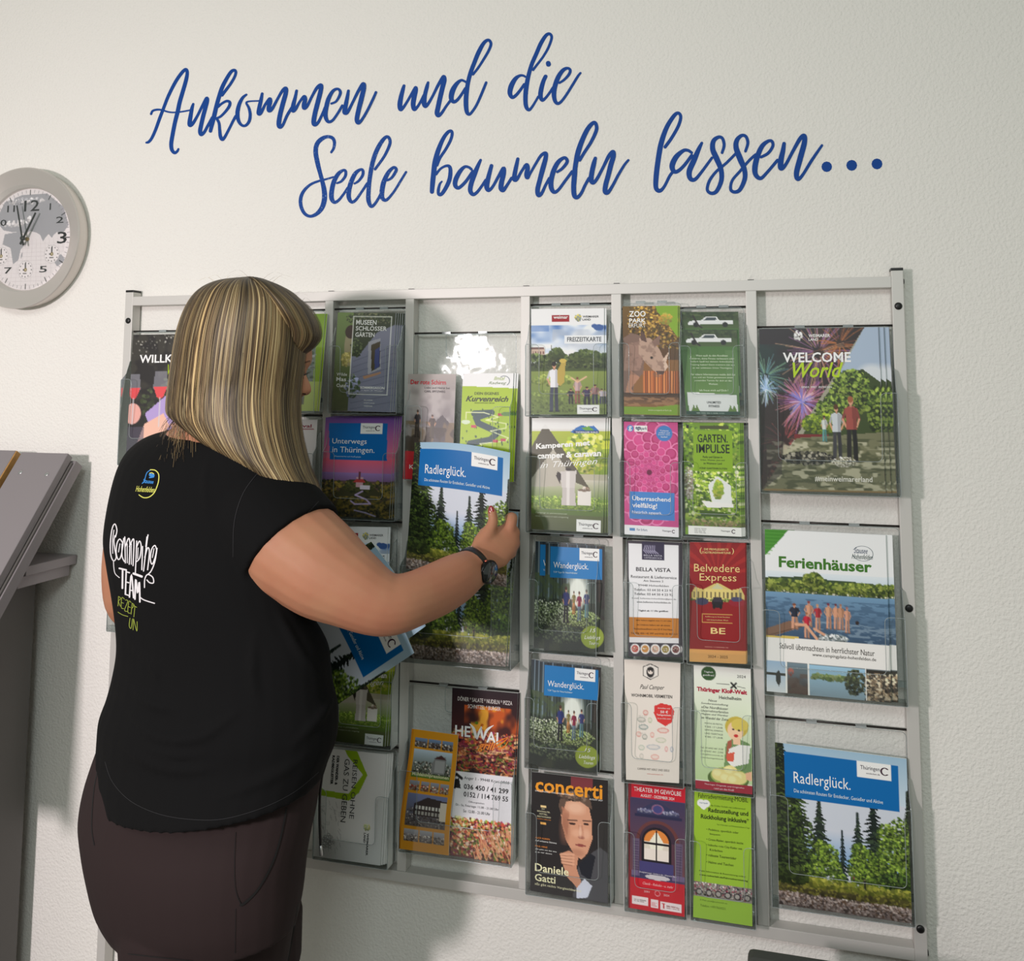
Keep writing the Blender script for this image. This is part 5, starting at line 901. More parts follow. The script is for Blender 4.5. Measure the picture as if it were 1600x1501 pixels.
brochure(d_hewai, [(706.7, 1074), (809.5, 1083), (797.5, 1350), (701, 1336)], -.006, -.030, 'tall dark leaflet with flames and grilled food', extra=ex(1, .003, .003, 'flames and food leaflet'))
def wave(px, yt, yb, amp):
    q = quad(at(*px[0], yt), at(*px[1], yt), at(*px[2], yb), at(*px[3], yb))
    return lambda u, v: q(u, v) + np.concatenate([0 * u * v + 0.0015 * np.sin(v * 6), amp * np.sin(v * 4.5 + 2.2) + 0 * u, 0 * u * v], -1)
brochure(d_muehlen, None, 0, 0, 'orange bordered leaflet with small pictures, bent forward', surf=wave([(642.5, 1139), (715, 1149), (701, 1337), (622, 1326)], -.026, -.036, .004))
px = [(641, 785), (806, 800), (790, 1041.5), (640, 1028)]
slot(d_radler, px, 'forest brochure standing in the wide holder under her hand', 3, 'magazine', extra=ex(1, .004, .004, 'forest brochure under her hand'), yt=-.010, yb=-.046, deep=.008, top=(730, 796), th=.004, pad=(.003, .012))
# fifth column
slot(d_freizeit, [(830, 482.6), (943.8, 481.3), (943.8, 647.3), (830, 647.3)], 'brochure with a horn player in a park', 4, extra=ex(1, .004, .003, 'horn player brochure'), top=(890, 477))
slot(d_kamper, [(831.3, 653), (946.4, 652.4), (942.5, 833), (830, 826)], 'brochure with tent and moka pot, upper one in the fifth bay', 4, extra=ex(2, .004, .003, 'upper moka pot brochure'))
slot(d_wander, [(852.6, 848), (945, 853.3), (944.6, 1018.5), (850, 1016)], 'blue topped forest hikers brochure, third row', 4, extra=[(-.021, .003, .002, 'hikers brochure of the third row, sticking out left')], top=(890, 838), tab=(.13, .14))
slot(d_wander, [(843.3, 1033), (939.3, 1042.5), (936.6, 1206.4), (839.3, 1197)], 'blue topped forest hikers brochure, fourth row', 4, extra=[(-.009, .003, .001, 'hikers brochure of the fourth row, second from the front'), (-.018, .006, .001, 'hikers brochure of the fourth row, third from the front')], top=(890, 1022), tab=(.13, .14))
slot(d_concerti, [(831, 1205.6), (950, 1219), (950, 1411.6), (828.3, 1391)], 'black magazine with a smiling man resting his chin on a fist', 4, 'magazine', tab=(.13, .14), ftop=.68)
# sixth column, two slim leaflets side by side
def row2(l, r, z): slot(*l[:3], 5, rodz=False, **l[3]); slot(*r[:3], 5, rodz=False, **r[3]); rod(5, at(1070, z, ROD_Y)[2])
row2((d_zoo, [(972.6, 478.6), (1059.7, 477.3), (1059.7, 649.2), (975.2, 647.3)], 'leaflet with a rhinoceros in autumn light', dict(extra=ex(1, .003, .003, 'rhinoceros leaflet'))),
     (d_fitness, [(1061.8, 514.6), (1151, 514.6), (1156.4, 648.4), (1072.5, 647.3)], 'green leaflet with a white pickup', dict(extra=[(.003, .011, .034, 'white pickup leaflet, rear one standing higher')], top=(1110, 481))), 481)
row2((d_ega, [(974.7, 658.5), (1059, 659.8), (1060.5, 839.2), (975.8, 834.4)], 'leaflet with a magenta dahlia', dict()),
     (d_garten, [(1067.2, 659.8), (1156.4, 660.6), (1159, 838.4), (1071, 834.4)], 'bright green garden leaflet', dict(extra=ex(2, .003, .003, 'bright green garden leaflet'))), 661)
row2((d_bella, [(980.5, 844.5), (1063, 848), (1063.2, 1026.5), (981.9, 1025)], 'white restaurant leaflet with an orange band', dict(extra=ex(1, .003, .003, 'restaurant leaflet'))),
     (d_belv, [(1077.8, 846.6), (1164.4, 848), (1165.8, 1037.2), (1077.3, 1033.2)], 'dark red leaflet with a yellow palace', dict(extra=ex(1, .002, .003, 'palace leaflet'))), 845)
row2((d_paul, [(975.2, 1030), (1063.2, 1033.2), (1061, 1223.4), (978.2, 1217.8)], 'cream leaflet with a bearded head in a hexagon', dict()),
     (d_kloss, [(1084, 1039), (1173, 1045.2), (1175.6, 1241), (1086.7, 1231.2)], 'pale green leaflet with a drawn woman and dumplings', dict()), 1033)
row2((d_theater, [(981.8, 1220.2), (1070.8, 1230), (1069.6, 1432.3), (981.8, 1417.6)], 'red leaflet with a lit arched window', dict(ftop=.62)),
     (d_fahrrad, [(1085, 1234.8), (1173.2, 1243.4), (1175.6, 1447), (1083, 1432.3)], 'lime green leaflet with a row of bicycles', dict(ftop=.62)), 1226)
# seventh column, large
slot(d_welcome, [(1186, 513.7), (1372.7, 511), (1384, 770.6), (1190, 766.3)], 'large dark brochure with fireworks and a wading couple', 6, 'magazine', extra=ex(2, .0095, .004, 'fireworks brochure'), yb=-.036, top=(1300, 511.5), tab=(.14, .12), ftop=.6)
slot(d_ferien, [(1195, 826.6), (1383.8, 836), (1393, 1098), (1198, 1079.5)], 'large white brochure with bathers on a lake jetty', 6, 'magazine', extra=ex(1, .0115, .005, 'lake jetty brochure'), top=(1300, 820), tab=(.12, .14), ftop=.5, fbot=.17, pad=(.004, .016))
slot(d_radler, [(1210.7, 1159.3), (1416.4, 1185.5), (1425.2, 1443), (1217.4, 1412)], 'large forest brochure with blue field, bottom right of the rack', 6, 'magazine', top=(1300, 1131), tab=(.13, .05), ftop=.62, fbot=.2, pad=(.010, .002), th=.003)
# an empty holder low in the first bay
a = at(163, 986, -.04); holder(a[0], a[0] + .235, a[2], a[2] + .30, -.04, 'empty clear holder, low in the leftmost bay', (.12, .12), .62); rod(0, a[2] + .3022)
# ------------------------------------------------------------------ wall clock
CK = at(42.3, 373.4, .015); RK = at(139, 372, .03)[0] - CK[0]
clock = empty('wall_clock', (CK[0], .03, CK[2] - RK), 'round steel world time clock on the wall, cut by the left edge', 'clock')
r1 = at(122.5, 372, -.008)[0] - CK[0]; r2 = at(108.5, 372, .013)[0] - CK[0]
mb = MB(); mb.lathe((CK[0], .03, CK[2]), [(RK * .99, .0002), (RK, .004), (RK, .014), (RK * .985, .026), (r1 * 1.01, .036), (r1, .038), (r1 - .002, .0378), (r2 + .002, .018), (r2, .0155), (r2 - .001, .0122)], 128)
clock_rim = mb.build('rim', mat('brushed_steel', (214, 208, 202), 0.34, 0.55), clock, False)
def d_dial():
    cv = Cv(180, 180, (214, 208, 208), 1.0, 61)
    for k in range(-9, 10):
        cv.line([(.5 + k * .05, .5), (.5 + k * .062, 1)], .002, (180, 172, 172), .7); cv.line([(0, .55 + (k + 9) * .04), (1, .55 + (k + 9) * .04)], .002, (180, 172, 172), .7)
    Ld = (150, 150, 154)
    cv.poly([(.1, .3), (.2, .12), (.4, .06), (.7, .06), (.9, .2), (.97, .38), (.92, .44), (.86, .47), (.84, .44), (.8, .47), (.78, .5), (.74, .46), (.7, .5), (.68, .53), (.64, .46), (.6, .44), (.52, .42), (.46, .45), (.4, .42), (.3, .42), (.2, .4)], Ld)
    cv.poly([(.22, .44), (.4, .42), (.46, .5), (.48, .54), (.42, .6), (.4, .7), (.34, .74), (.32, .66), (.3, .58), (.2, .54)], Ld); cv.poly([(.425, .66), (.44, .62), (.445, .66), (.43, .69)], Ld); cv.poly([(.74, .56), (.8, .6), (.78, .62)], Ld); cv.poly([(.8, .7), (.9, .66), (.95, .72), (.86, .78)], Ld)
    cv.leaves(.32, .34, .16, .03, [(206, 202, 202)], 26, .018); cv.leaves(.5, .3, .015, .03, [(206, 202, 202)], 8, .02); cv.leaves(.4, .12, .3, .03, [(206, 202, 202), Ld], 50, .016); cv.line([(.42, .44), (.46, .52)], .02, (206, 202, 202))
    K = (34, 34, 36)
    for k in range(60):
        t = math.radians(6 * k); r0, w_ = (.44, .008) if k % 5 == 0 else (.46, .004)
        cv.line([(.5 + r0 * math.sin(t), .5 - r0 * math.cos(t)), (.5 + .485 * math.sin(t), .5 - .485 * math.cos(t))], w_, K if k % 5 == 0 else (110, 108, 110))
    tx = []
    for u, v in ((.49, .80), (.79, .655), (.19, .655)):
        cv.ell(u, v, .088, .088, (160, 156, 156)); cv.ell(u, v, .085, .085, (218, 212, 212))
        for k in range(12): t = k * .5236; cv.ell(u + .07 * math.cos(t), v + .07 * math.sin(t), .006, .006, (60, 60, 60))
        cv.line([(u, v + .002), (u - .003, v - .062)], .014, K); cv.line([(u, v), (u - .024, v)], .014, K); cv.ell(u, v, .018, .018, (120, 104, 60)); cv.ell(u, v, .008, .008, (200, 190, 160)); cv.dashes(u - .03, v + .025, u + .03, v + .045, 1, K, .8)
    for n_, u, v, w_, h_ in (('12', .525, .17, .18, .11), ('1', .745, .19, .014, .065), ('2', .865, .325, .085, .062), ('3', .90, .5, .11, .115), ('5', .70, .80, .09, .062), ('7', .285, .80, .09, .062), ('9', .10, .5, .11, .115), ('10', .17, .325, .13, .062), ('11', .28, .19, .09, .065)):
        tx.append((n_, u - w_ / 2, v - h_ / 2, u + w_ / 2, v + h_ / 2, K, dict(bold=.008)))
    return cv, tx
q = r2 - .0005
cv, tx = d_dial()
Zc = lambda x, z: (CK[0] + x * q, .0175, CK[2] + z * q)
me = cover_mesh('dial', cv, tx, quad(Zc(-1, 1), Zc(1, 1), Zc(1, -1), Zc(-1, -1)))
bm = bmesh.new(); bm.from_mesh(me)
bmesh.ops.delete(bm, geom=[f for f in bm.faces if math.hypot(f.calc_center_median().x - CK[0], f.calc_center_median().z - CK[2]) > q], context='FACES'); bm.to_mesh(me); bm.free()
link('dial', me, clock, [m_print])
def hand(name, deg, L, tail, w_, y):
    t = math.radians(deg); d = np.array([math.sin(t), 0, math.cos(t)]); n = np.array([math.cos(t), 0, -math.sin(t)]); c = np.array([CK[0], y, CK[2]])
    mb = MB(); p = [c - d * tail - n * w_, c - d * tail + n * w_, c + d * L + n * w_ * .7, c + d * L - n * w_ * .7]
    mb.hexa([*p, *[a_ + np.array([0, -.0012, 0]) for a_ in p]]); mb.build(name, m_black, clock)
hand('minute_hand', -14.5, .082, .018, .0022, .001); hand('hour_hand', 28, .068, .016, .003, .004)
mb = MB(); mb.lathe((CK[0], .017, CK[2]), [(.0045, 0), (.0045, .005), (.0018, .006), (.0018, .011)], 16); mb.build('spindle', mat('brass', (150, 130, 80), .35, .8), clock, True)
mb = MB(); mb.lathe((CK[0], .005, CK[2]), [(.0052, 0), (.0052, .006), (.001, .0065)], 16); mb.build('hand_cap', m_black, clock, True)
mb = MB(); mb.lathe((CK[0], -.003, CK[2]), [(r2 * 1.04, 0), (r2 * 1.04, .0015)], 64); mb.build('glass', mat_acrylic('clock_glass', (0.985, 0.985, 0.985), fac=.12), clock)
# ------------------------------------------------------------------ slanted display stand at the left edge
m_lam = mat('grey_laminate', (138, 132, 134), .42, .15); m_lam2 = mat('dark_grey_laminate', (92, 89, 86), .5)
m_oak = mat('raw_oak_edge', (186, 140, 78), .6, noise=(60, .6, (140, 96, 50)))
e_ = np.array([0, -.585, -.811]); n_ = np.array([0, -.811, .585]); P = at(106.5, 708, -.035); XL = at(34, 705, -.035)[0]; XR = P[0]; XL2 = at(25, 704, -.035)[0]
stand = empty('display_stand', (XL - .1, 0, FLOOR), 'grey slanted display stand against the wall at the left edge', 'stand')
def slab(name, x0, x1, s0, s1, d0, d1, m):
    mb = MB(); b = np.array([0, P[1], P[2]]); f = lambda x, s, d: b + np.array([x, 0, 0]) + e_ * s - n_ * d
    mb.hexa([f(x0, s0, d1), f(x1, s0, d1), f(x1, s0, d0), f(x0, s0, d0), f(x0, s1, d1), f(x1, s1, d1), f(x1, s1, d0), f(x0, s1, d0)])
    return link(name, bevel_mesh(mb.mesh(name), .0008, 1), stand, [m])
slab('panel', XL, XR, 0, .72, 0, .018, m_lam); slab('panel', XL2 - .42, XL2 - .003, -.004, .72, 0, .018, m_lam); slab('edge_band', XL2 - .003, XL2, -.004, .72, .0005, .0175, m_oak)
slab('frame_board', XL2 - .42, XR + .004, .012, .72, .0195, .040, m_lam2); slab('side_rail', XR - .014, XR + .007, .004, .74, .0245, .050, m_lam)
for px_, py_ in ((32, 738), (73, 741)):
    # screw heads lie on the panel face
    r_ = ray(px_, py_); nb = np.array([0, P[1], P[2]]); t = ((nb - CAM) @ n_) / (r_ @ n_); c = CAM + r_ * t
    mb = MB(); a_ = np.cross(n_, [1, 0, 0]); mb.loft([[c + n_ * d + k * (np.array([1, 0, 0]) * math.cos(q_) + a_ * math.sin(q_)) for q_ in np.linspace(0, 6.283, 13)[:-1]] for k, d in ((.0052, -.001), (.0052, .001), (.003, .0018), (.001, .001))]); mb.build('screw', mat('screw_steel', (190, 190, 190), .3, .8), stand, True)
Sp = at(117, 867, .02)
mb = MB(); mb.box((XL2 - .4, -.118, Sp[2] - .020), (Sp[0], .027, Sp[2])); link('shelf', bevel_mesh(mb.mesh('shelf'), .001, 1), stand, [m_lam])
mb = MB(); mb.box((XL2 - .4, -.130, Sp[2] - .044), (Sp[0] - .008, .015, Sp[2] - .0203)); link('shelf_rail', bevel_mesh(mb.mesh('shelf_rail'), .001, 1), stand, [m_lam])
Vx = at(47, 911, -.01)[0]
mb = MB(); mb.box((XL2 - .42, -.012, FLOOR), (Vx, .006, Sp[2] - .0445)); mb.build('back_panel', mat('brown_grey_panel', (104, 98, 90), .55), stand)
Vx2 = at(13, 1000, -.08)[0]
mb = MB(); mb.box((Vx2 - .02, -.115, FLOOR), (Vx2, -.0125, Sp[2] - .0445)); mb.build('leg', m_lam2, stand)
# ------------------------------------------------------------------ chair whose back shows at the bottom edge
T0 = at(1168, 1489, -.22); m_up = mat('dark_grey_fabric', (60, 62, 58), .7, bump=(900, .2, .0005))
chair = empty('chair', (T0[0] + .22, -.42, FLOOR), 'dark grey chair whose rounded backrest peeks in under the rack', 'chair')
def rbox(name, a, b, bev, m):
    mb = MB(); mb.box(a, b); return link(name, bevel_mesh(mb.mesh(name), bev, 4), chair, [m])
zt_ = T0[2]
rbox('backrest', (T0[0], -.235, zt_ - .34), (T0[0] + .44, -.2, zt_), .014, m_up)
rbox('seat', (T0[0], -.66, FLOOR + .41), (T0[0] + .44, -.236, FLOOR + .46), .015, m_up)
for xx in (T0[0] + .02, T0[0] + .42):
    for y0, y1, z1 in ((-.218, -.218, zt_ - .3), (-.63, -.63, FLOOR + .42)):
        mb = MB(); mb.tube([(xx, y0, FLOOR + .0), (xx, y1, z1)], .011, 10); mb.build('leg', m_black, chair, True)
mb = MB(); mb.tube([(T0[0] + .02, -.218, FLOOR + .38), (T0[0] + .02, -.63, FLOOR + .38)], .009, 8); mb.tube([(T0[0] + .42, -.218, FLOOR + .38), (T0[0] + .42, -.63, FLOOR + .38)], .009, 8); mb.build('seat_frame', m_black, chair, True)

# ------------------------------------------------------------------ the woman
VH = np.array([VIEW[0], VIEW[1], 0.0]); VH /= np.linalg.norm(VH)
def pair(L, Rr, zl, zr, b, n=28, sq=1.0):
    pl, pr = az(*L, zl), az(*Rr, zr); m = (pl + pr) / 2; h = (pr - pl) / 2; out = []
    for t in np.linspace(0, 2 * math.pi, n, endpoint=False):
        c, s_ = math.cos(t), math.sin(t)
        c = math.copysign(abs(c) ** sq, c); s_ = math.copysign(abs(s_) ** sq, s_)
        out.append(m + h * c + VH * b * s_)
    return out
def dense(rows, sub=5):
    """rows of (Lx, Ly, Rx, Ry, zl, zr, b) interpolated smoothly"""
    return spline([tuple(r_) for r_ in rows], sub)
def loft_rows(mb, rows, k=1.0, n=28, sub=4, sq=1.0, db=0.0):
    rings = []
    for r_ in dense(rows, sub):
        L = np.array(r_[0:2]); Q = np.array(r_[2:4]); m = (L + Q) / 2
        L, Q = m + (L - m) * k, m + (Q - m) * k
        rings.append(pair(L, Q, r_[4], r_[5], max(r_[6] * k + db, .002), n, sq))
    mb.loft(rings)
def tube_px(mb, pts, n=16, k=1.0, sub=4):
    S_ = spline([(*az(x, y, z), r_ * z / F * k) for x, y, z, r_ in pts], sub)
    mb.tube([p[:3] for p in S_], [max(p[3], .001) for p in S_], n)
def ball(mb, c, r_, n=12):
    rings = []
    for i in range(1, n):
        t = math.pi * i / n; rings.append([np.array(c) + np.array([r_[0] * math.sin(t) * math.cos(a), r_[1] * math.sin(t) * math.sin(a), r_[2] * math.cos(t)]) for a in np.linspace(0, 2 * math.pi, 16, endpoint=False)])
    mb.loft(rings)
def fuse(mb, name, voxel, smooth, mats, parent=None, it=1):
    me = mb.mesh(name); o = link(name, me, None)
    m = o.modifiers.new('r', 'REMESH'); m.mode = 'VOXEL'; m.voxel_size = voxel
    if smooth: s_ = o.modifiers.new('s', 'SMOOTH'); s_.factor = 0.5; s_.iterations = smooth
    bpy.context.view_layer.update(); dg = bpy.context.evaluated_depsgraph_get()
    nm = bpy.data.meshes.new_from_object(o.evaluated_get(dg)); bpy.data.objects.remove(o); bpy.data.meshes.remove(me)
    nm.shade_smooth(); nm.materials.clear(); nm.name = name
    return link(name, nm, parent, mats if isinstance(mats, list) else [mats])
def bvh(o): return BVHTree.FromPolygons([v.co[:] for v in o.data.vertices], [tuple(p.vertices) for p in o.data.polygons])
def cast(tree, px, py):
    d = Vector(ray(px, py)).normalized(); h = tree.ray_cast(Vector(CAM), d)
    return h
def decal(name, tree, strokes, m, parent, off=.0012, scale=1.0):
    mb = MB()
    for st in strokes:
        vv, ff = ribbon2d(st, 5); pts = []; ok = []
        for x, y in vv:
            h = cast(tree, x, y); ok.append(h[0] is not None)
            pts.append(np.array(h[0]) - np.array(ray(x, y)) / np.linalg.norm(ray(x, y)) * (off + 2e-6 * len(pts) + 8e-5 * len(mb.mi) / (len(mb.mi) + 40)) if h[0] is not None else np.zeros(3))
        mb.add(pts, [f for f in ff if all(ok[i] for i in f)])
    me = bpy.data.meshes.new(name); me.from_pydata(mb.v, [], mb.f); return link(name, me, parent, [m])
def decal_text(name, tree, t, box, m, parent, off=.0014, **op):
    """box: top-left, top-right, bottom-right, bottom-left in photograph pixels"""
    V, Fc = text_mesh(t, **op); q = [np.array(p, float) for p in box]; pts = []; ok = []
    for u, v in V:
        x, y = (1 - v) * ((1 - u) * q[0] + u * q[1]) + v * ((1 - u) * q[3] + u * q[2]); h = cast(tree, x, y); ok.append(h[0] is not None)
        pts.append(np.array(h[0]) - np.array(ray(x, y)) / np.linalg.norm(ray(x, y)) * off if h[0] is not None else np.zeros(3))
    me = bpy.data.meshes.new(name); me.from_pydata([tuple(p) for p in pts], [], [f for f in Fc if all(ok[i] for i in f)]); return link(name, me, parent, [m])

m_skin = mat('skin', (178, 128, 98), .55, sss=.15, noise=(11, .6, (170, 108, 84)), spec=.3)
m_shirt = mat('black_cotton', (7, 7, 8), .9, bump=(1400, .12, .0004), spec=.2)
m_pants = mat('dark_brown_jersey', (42, 31, 31), .85, bump=(1600, .1, .0004), spec=.25)
def zt(py): return 1.60 - .0001045 * (py - 650)
TORSO = [  # Lx, Ly, Rx, Ry, b
 (272, 671, 372, 700, .062), (250, 675, 408, 716, .078), (222, 687, 440, 745, .092), (197, 712, 458, 790, .105), (181, 757, 466, 850, .115),
 (169, 828, 470, 915, .120), (173, 870, 480, 960, .122), (182, 924, 500, 990, .125), (188, 968, 512, 1015, .128), (190, 1008, 516, 1050, .132),
 (184, 1047, 520, 1080, .138), (175, 1082, 526, 1104, .145), (165, 1110, 527, 1130, .150), (162, 1145, 524, 1160, .152)]
def trow(r_, s_=.085): a, b, c, d, w_ = r_; return (a, b, c, d, zt(b) + s_, zt(d) - s_, w_)
SH = [trow(r_) for r_ in TORSO]
HEM = [trow((162, 1190, 512, 1190, .165)), trow((168, 1212, 507, 1206, .174)), trow((172, 1228, 504, 1216, .180))]
HIPS = [(168, 1140, 505, 1150, .130), (156, 1170, 506, 1188, .140), (140, 1220, 500, 1222, .142), (133, 1267, 492, 1270, .145), (137, 1300, 484, 1305, .150), (146, 1345, 477, 1345, .150), (159, 1400, 471, 1400, .14), (178, 1440, 462, 1445, .12)]
woman = None
# ---- body: one continuous surface
mb = MB()
loft_rows(mb, SH + [trow(r_) for r_ in HIPS[2:]], .93, n=28, sub=3)
loft_rows(mb, [(300, 600, 366, 610, 1.60, 1.58, .055), (292, 640, 366, 652, 1.61, 1.58, .058), (280, 660, 380, 680, 1.64, 1.57, .066), (262, 676, 400, 704, 1.66, 1.55, .072), (240, 694, 425, 730, 1.67, 1.54, .08)], 1.0, sub=3)
HEAD = [(372, 448, 408, 448, .03), (332, 462, 440, 460, .065), (312, 485, 462, 485, .075), (303, 515, 477, 515, .078), (300, 543, 486, 545, .078), (300, 560, 486.5, 561, .074), (300, 568, 485, 568, .07), (301, 577, 479, 577, .064), (302, 588, 477, 588, .066),
        (305, 605, 475, 605, .064), (310, 618, 472, 619, .06), (314, 628, 466, 628, .055), (318, 636, 468, 637, .05), (322, 645, 465, 646, .048), (330, 656, 464, 660, .045), (345, 668, 456, 672, .038), (370, 678, 440, 680, .02)]
loft_rows(mb, [(a, b, c, d, 1.60, 1.60 + .0 + .012, w_) for a, b, c, d, w_ in HEAD], 1.0, n=32, sub=2)
# nose, turned away with the face
NZ = 1.60
mb.loft([pair((466, y0), (x1, y1), NZ, NZ + .01, b_, 12) for y0, x1, y1, b_ in ((582, 476, 582, .006), (590, 481, 591, .009), (598, 484.5, 599, .011), (606, 487, 607, .013), (612, 486, 613, .014), (617, 480, 618, .011))])
ARM = [(400, 785, 1.535, 78), (428, 818, 1.51, 84), (457, 853, 1.49, 81), (486, 876, 1.475, 77), (515, 898, 1.462, 72), (548, 918, 1.452, 62), (578, 935, 1.448, 54), (603, 943, 1.45, 49), (625, 942, 1.458, 45), (650, 934, 1.478, 42), (683, 920, 1.515, 41), (712, 904, 1.552, 38), (733, 891, 1.583, 32), (750, 878, 1.605, 28)]
tube_px(mb, ARM, 20)
mb.loft([pair(L, Q, z, z + .004, b_, 16) for L, Q, z, b_ in (((726, 862), (752, 908), 1.592, .024), ((736, 852), (770, 893), 1.608, .023), ((742, 838), (792, 883), 1.622, .022), ((752, 824), (806, 864), 1.636, .020), ((768, 825), (813, 848), 1.648, .018), ((784, 820), (811, 833), 1.656, .014), ((792, 814), (809, 824), 1.66, .009))])
for fing in ([(752, 850, 1.622, 15), (761, 836, 1.628, 12.5), (768, 822, 1.634, 9.5), (770.5, 811, 1.638, 8), (769, 801, 1.641, 7.5), (767, 793, 1.644, 5.5), (766, 790, 1.645, 3)],
             [(795, 832, 1.652, 10), (799, 815, 1.658, 9.5), (799.5, 809, 1.670, 9.5), (796, 809, 1.689, 8.0), (787, 812, 1.698, 7), (778, 816, 1.698, 6)],
             [(798, 845, 1.648, 10), (803, 834, 1.660, 10), (802, 831, 1.676, 9.5), (796, 832, 1.693, 8), (786, 836, 1.698, 7), (775, 840, 1.698, 6)],
             [(796, 857, 1.642, 10), (803, 850, 1.655, 10), (802, 848, 1.671, 9.5), (795, 849, 1.685, 8.5), (786, 852, 1.690, 7), (777, 855, 1.690, 5.5)],
             [(790, 868, 1.632, 9), (798, 864, 1.646, 9), (798, 863, 1.661, 8.5), (792, 864, 1.676, 7.5), (784, 866, 1.682, 6), (777, 868, 1.683, 5)]):
    tube_px(mb, fing, 10)
# far arm: upper arm beside the back, forearm in front of the body holding the folders
tube_px(mb, [(232, 735, 1.70, 36), (214, 800, 1.70, 37), (203, 850, 1.69, 38), (199.5, 905, 1.69, 37.5), (203, 945, 1.70, 33), (230, 958, 1.74, 30), (300, 985, 1.78, 29), (380, 1010, 1.78, 26), (430, 1025, 1.76, 22)], 16)
mb.loft([pair(L, Q, z, z, b_, 14) for L, Q, z, b_ in (((425, 1005), (425, 1050), 1.76, .014), ((445, 1000), (445, 1062), 1.758, .014), ((468, 1004), (468, 1068), 1.755, .013))])
for k in range(4): tube_px(mb, [(462, 1012 + k * 15, 1.755, 7.5), (480, 1012 + k * 15, 1.752, 7), (495, 1014 + k * 14, 1.745, 6.5), (504, 1018 + k * 12, 1.735, 5)], 8)
tube_px(mb, [(440, 1008, 1.76, 9), (452, 990, 1.752, 8), (466, 982, 1.742, 7), (476, 980, 1.735, 5)], 8)
# legs down to the floor
def legs(mb, k=1.0, cuff=FLOOR + .03):
    for (a, b, zz, bb, q) in (((190, 462), (193, 449), 1.50, .115, .0), ((246, 471), (246, 469), 1.578, .105, .03)):
        sh = lambda p: ((p[0] + p[1]) / 2 - (p[1] - p[0]) / 2 * k, (p[0] + p[1]) / 2 + (p[1] - p[0]) / 2 * k); a, b = sh(a), sh(b)
        r0 = pair((a[0], 1425), (a[1], 1425), zz, zz, bb * k); r1 = pair((b[0], 1501), (b[1], 1501), zz - .01, zz - .01, bb * .95 * k)
        m0 = az((a[0] + a[1]) / 2, 1375, zz - .02); rt = [m0 + (np.array(q_) - np.mean(r0, 0)) * .62 for q_ in r0]
        rings = [rt, r0, r1]; c1 = np.mean(r1, 0); rad = (np.array(r1) - c1)
        for z_, s_ in ((-1.02, .86), (-1.12, .66), (-1.25, .60), (-1.38, .50), (cuff, .42)):
            rings.append([np.array([c1[0] + p[0] * s_ * k, c1[1] + p[1] * s_ * k, z_]) for p in rad])
        mb.loft(rings)
legs(mb, .9, FLOOR + .02)
body = fuse(mb, 'person', .0036, 3, m_skin)
woman = body; tag(woman, 'woman in black shirt with long dark blond hair, reaching into the rack', 'person')
tb = bvh(body)
# ---- T-shirt
mb = MB(); loft_rows(mb, SH + HEM, 1.0, n=36, sub=4)
tmp = BVHTree.FromPolygons(mb.v, [tuple(f) for f in mb.f])
def folds(mb, paths, tree, sink=.35):
    for r_, path in paths:
        pts = []
        for x, y, _ in spline([(x, y, 0) for x, y in path], 5):
            h = cast(tree, x, y)
            if h[0] is not None: pts.append(np.array(h[0]) + VH * r_ * sink)
        if len(pts) > 3:
            n = len(pts); mb.tube(pts, [r_ * max(.15, math.sin(math.pi * (i + .5) / n)) for i in range(n)], 8)
folds(mb, [(.013, [(186, 1085), (215, 1130), (260, 1155), (320, 1150), (370, 1115), (410, 1080)]), (.011, [(200, 1070), (240, 1100), (290, 1112)]), (.012, [(175, 1150), (230, 1190), (300, 1205), (380, 1190)]),
           (.010, [(215, 1165), (270, 1180), (340, 1178)]), (.010, [(300, 1260), (380, 1235), (450, 1200), (500, 1160)]), (.009, [(195, 1000), (240, 1040), (250, 1070)]), (.010, [(400, 960), (395, 1050), (410, 1120)]),
           (.008, [(330, 700), (320, 760), (330, 830)]), (.009, [(420, 930), (460, 1010), (500, 1060)]), (.010, [(440, 1180), (490, 1130), (520, 1090)])], tmp, .45)
tube_px(mb, [(392, 775, 1.545, 74), (415, 803, 1.52, 84), (436, 828, 1.505, 87), (458, 855, 1.489, 88)], 28)
tube_px(mb, [(236, 725, 1.69, 38), (220, 770, 1.70, 41), (210, 818, 1.695, 41)], 20)
shirt = fuse(mb, 'shirt', .004, 10, m_shirt, woman)
ts = bvh(shirt)
# ---- trousers
mb = MB(); loft_rows(mb, [trow(r_) for r_ in HIPS], 1.0, n=36, sub=4); legs(mb)
trousers = fuse(mb, 'trousers', .005, 5, m_pants, woman); tp = bvh(trousers)
for zz, px_ in ((1.49, 321), (1.61, 354)):
    c = az(px_, 1501, zz); F_ = np.array([.55, .83, 0]); S_ = np.array([.83, -.55, 0]); mb = MB(); rings = []
    for a, w_, h in ((-.09, .02, .05), (-.07, .036, .075), (0, .04, .08), (.06, .042, .06), (.12, .044, .045), (.15, .036, .035), (.165, .015, .02)):
        rings.append([np.array([c[0], c[1], FLOOR]) + F_ * a + S_ * w_ * math.cos(t) + np.array([0, 0, h * max(0, math.sin(t)) * (1 if math.sin(t) > 0 else 0)]) for t in np.linspace(0, 2 * math.pi, 16, endpoint=False)])
    mb.loft(rings); mb.build('shoe', m_black, woman, True)
m_seam_crease = mat('seam_crease_black', (8, 7, 7), .9)
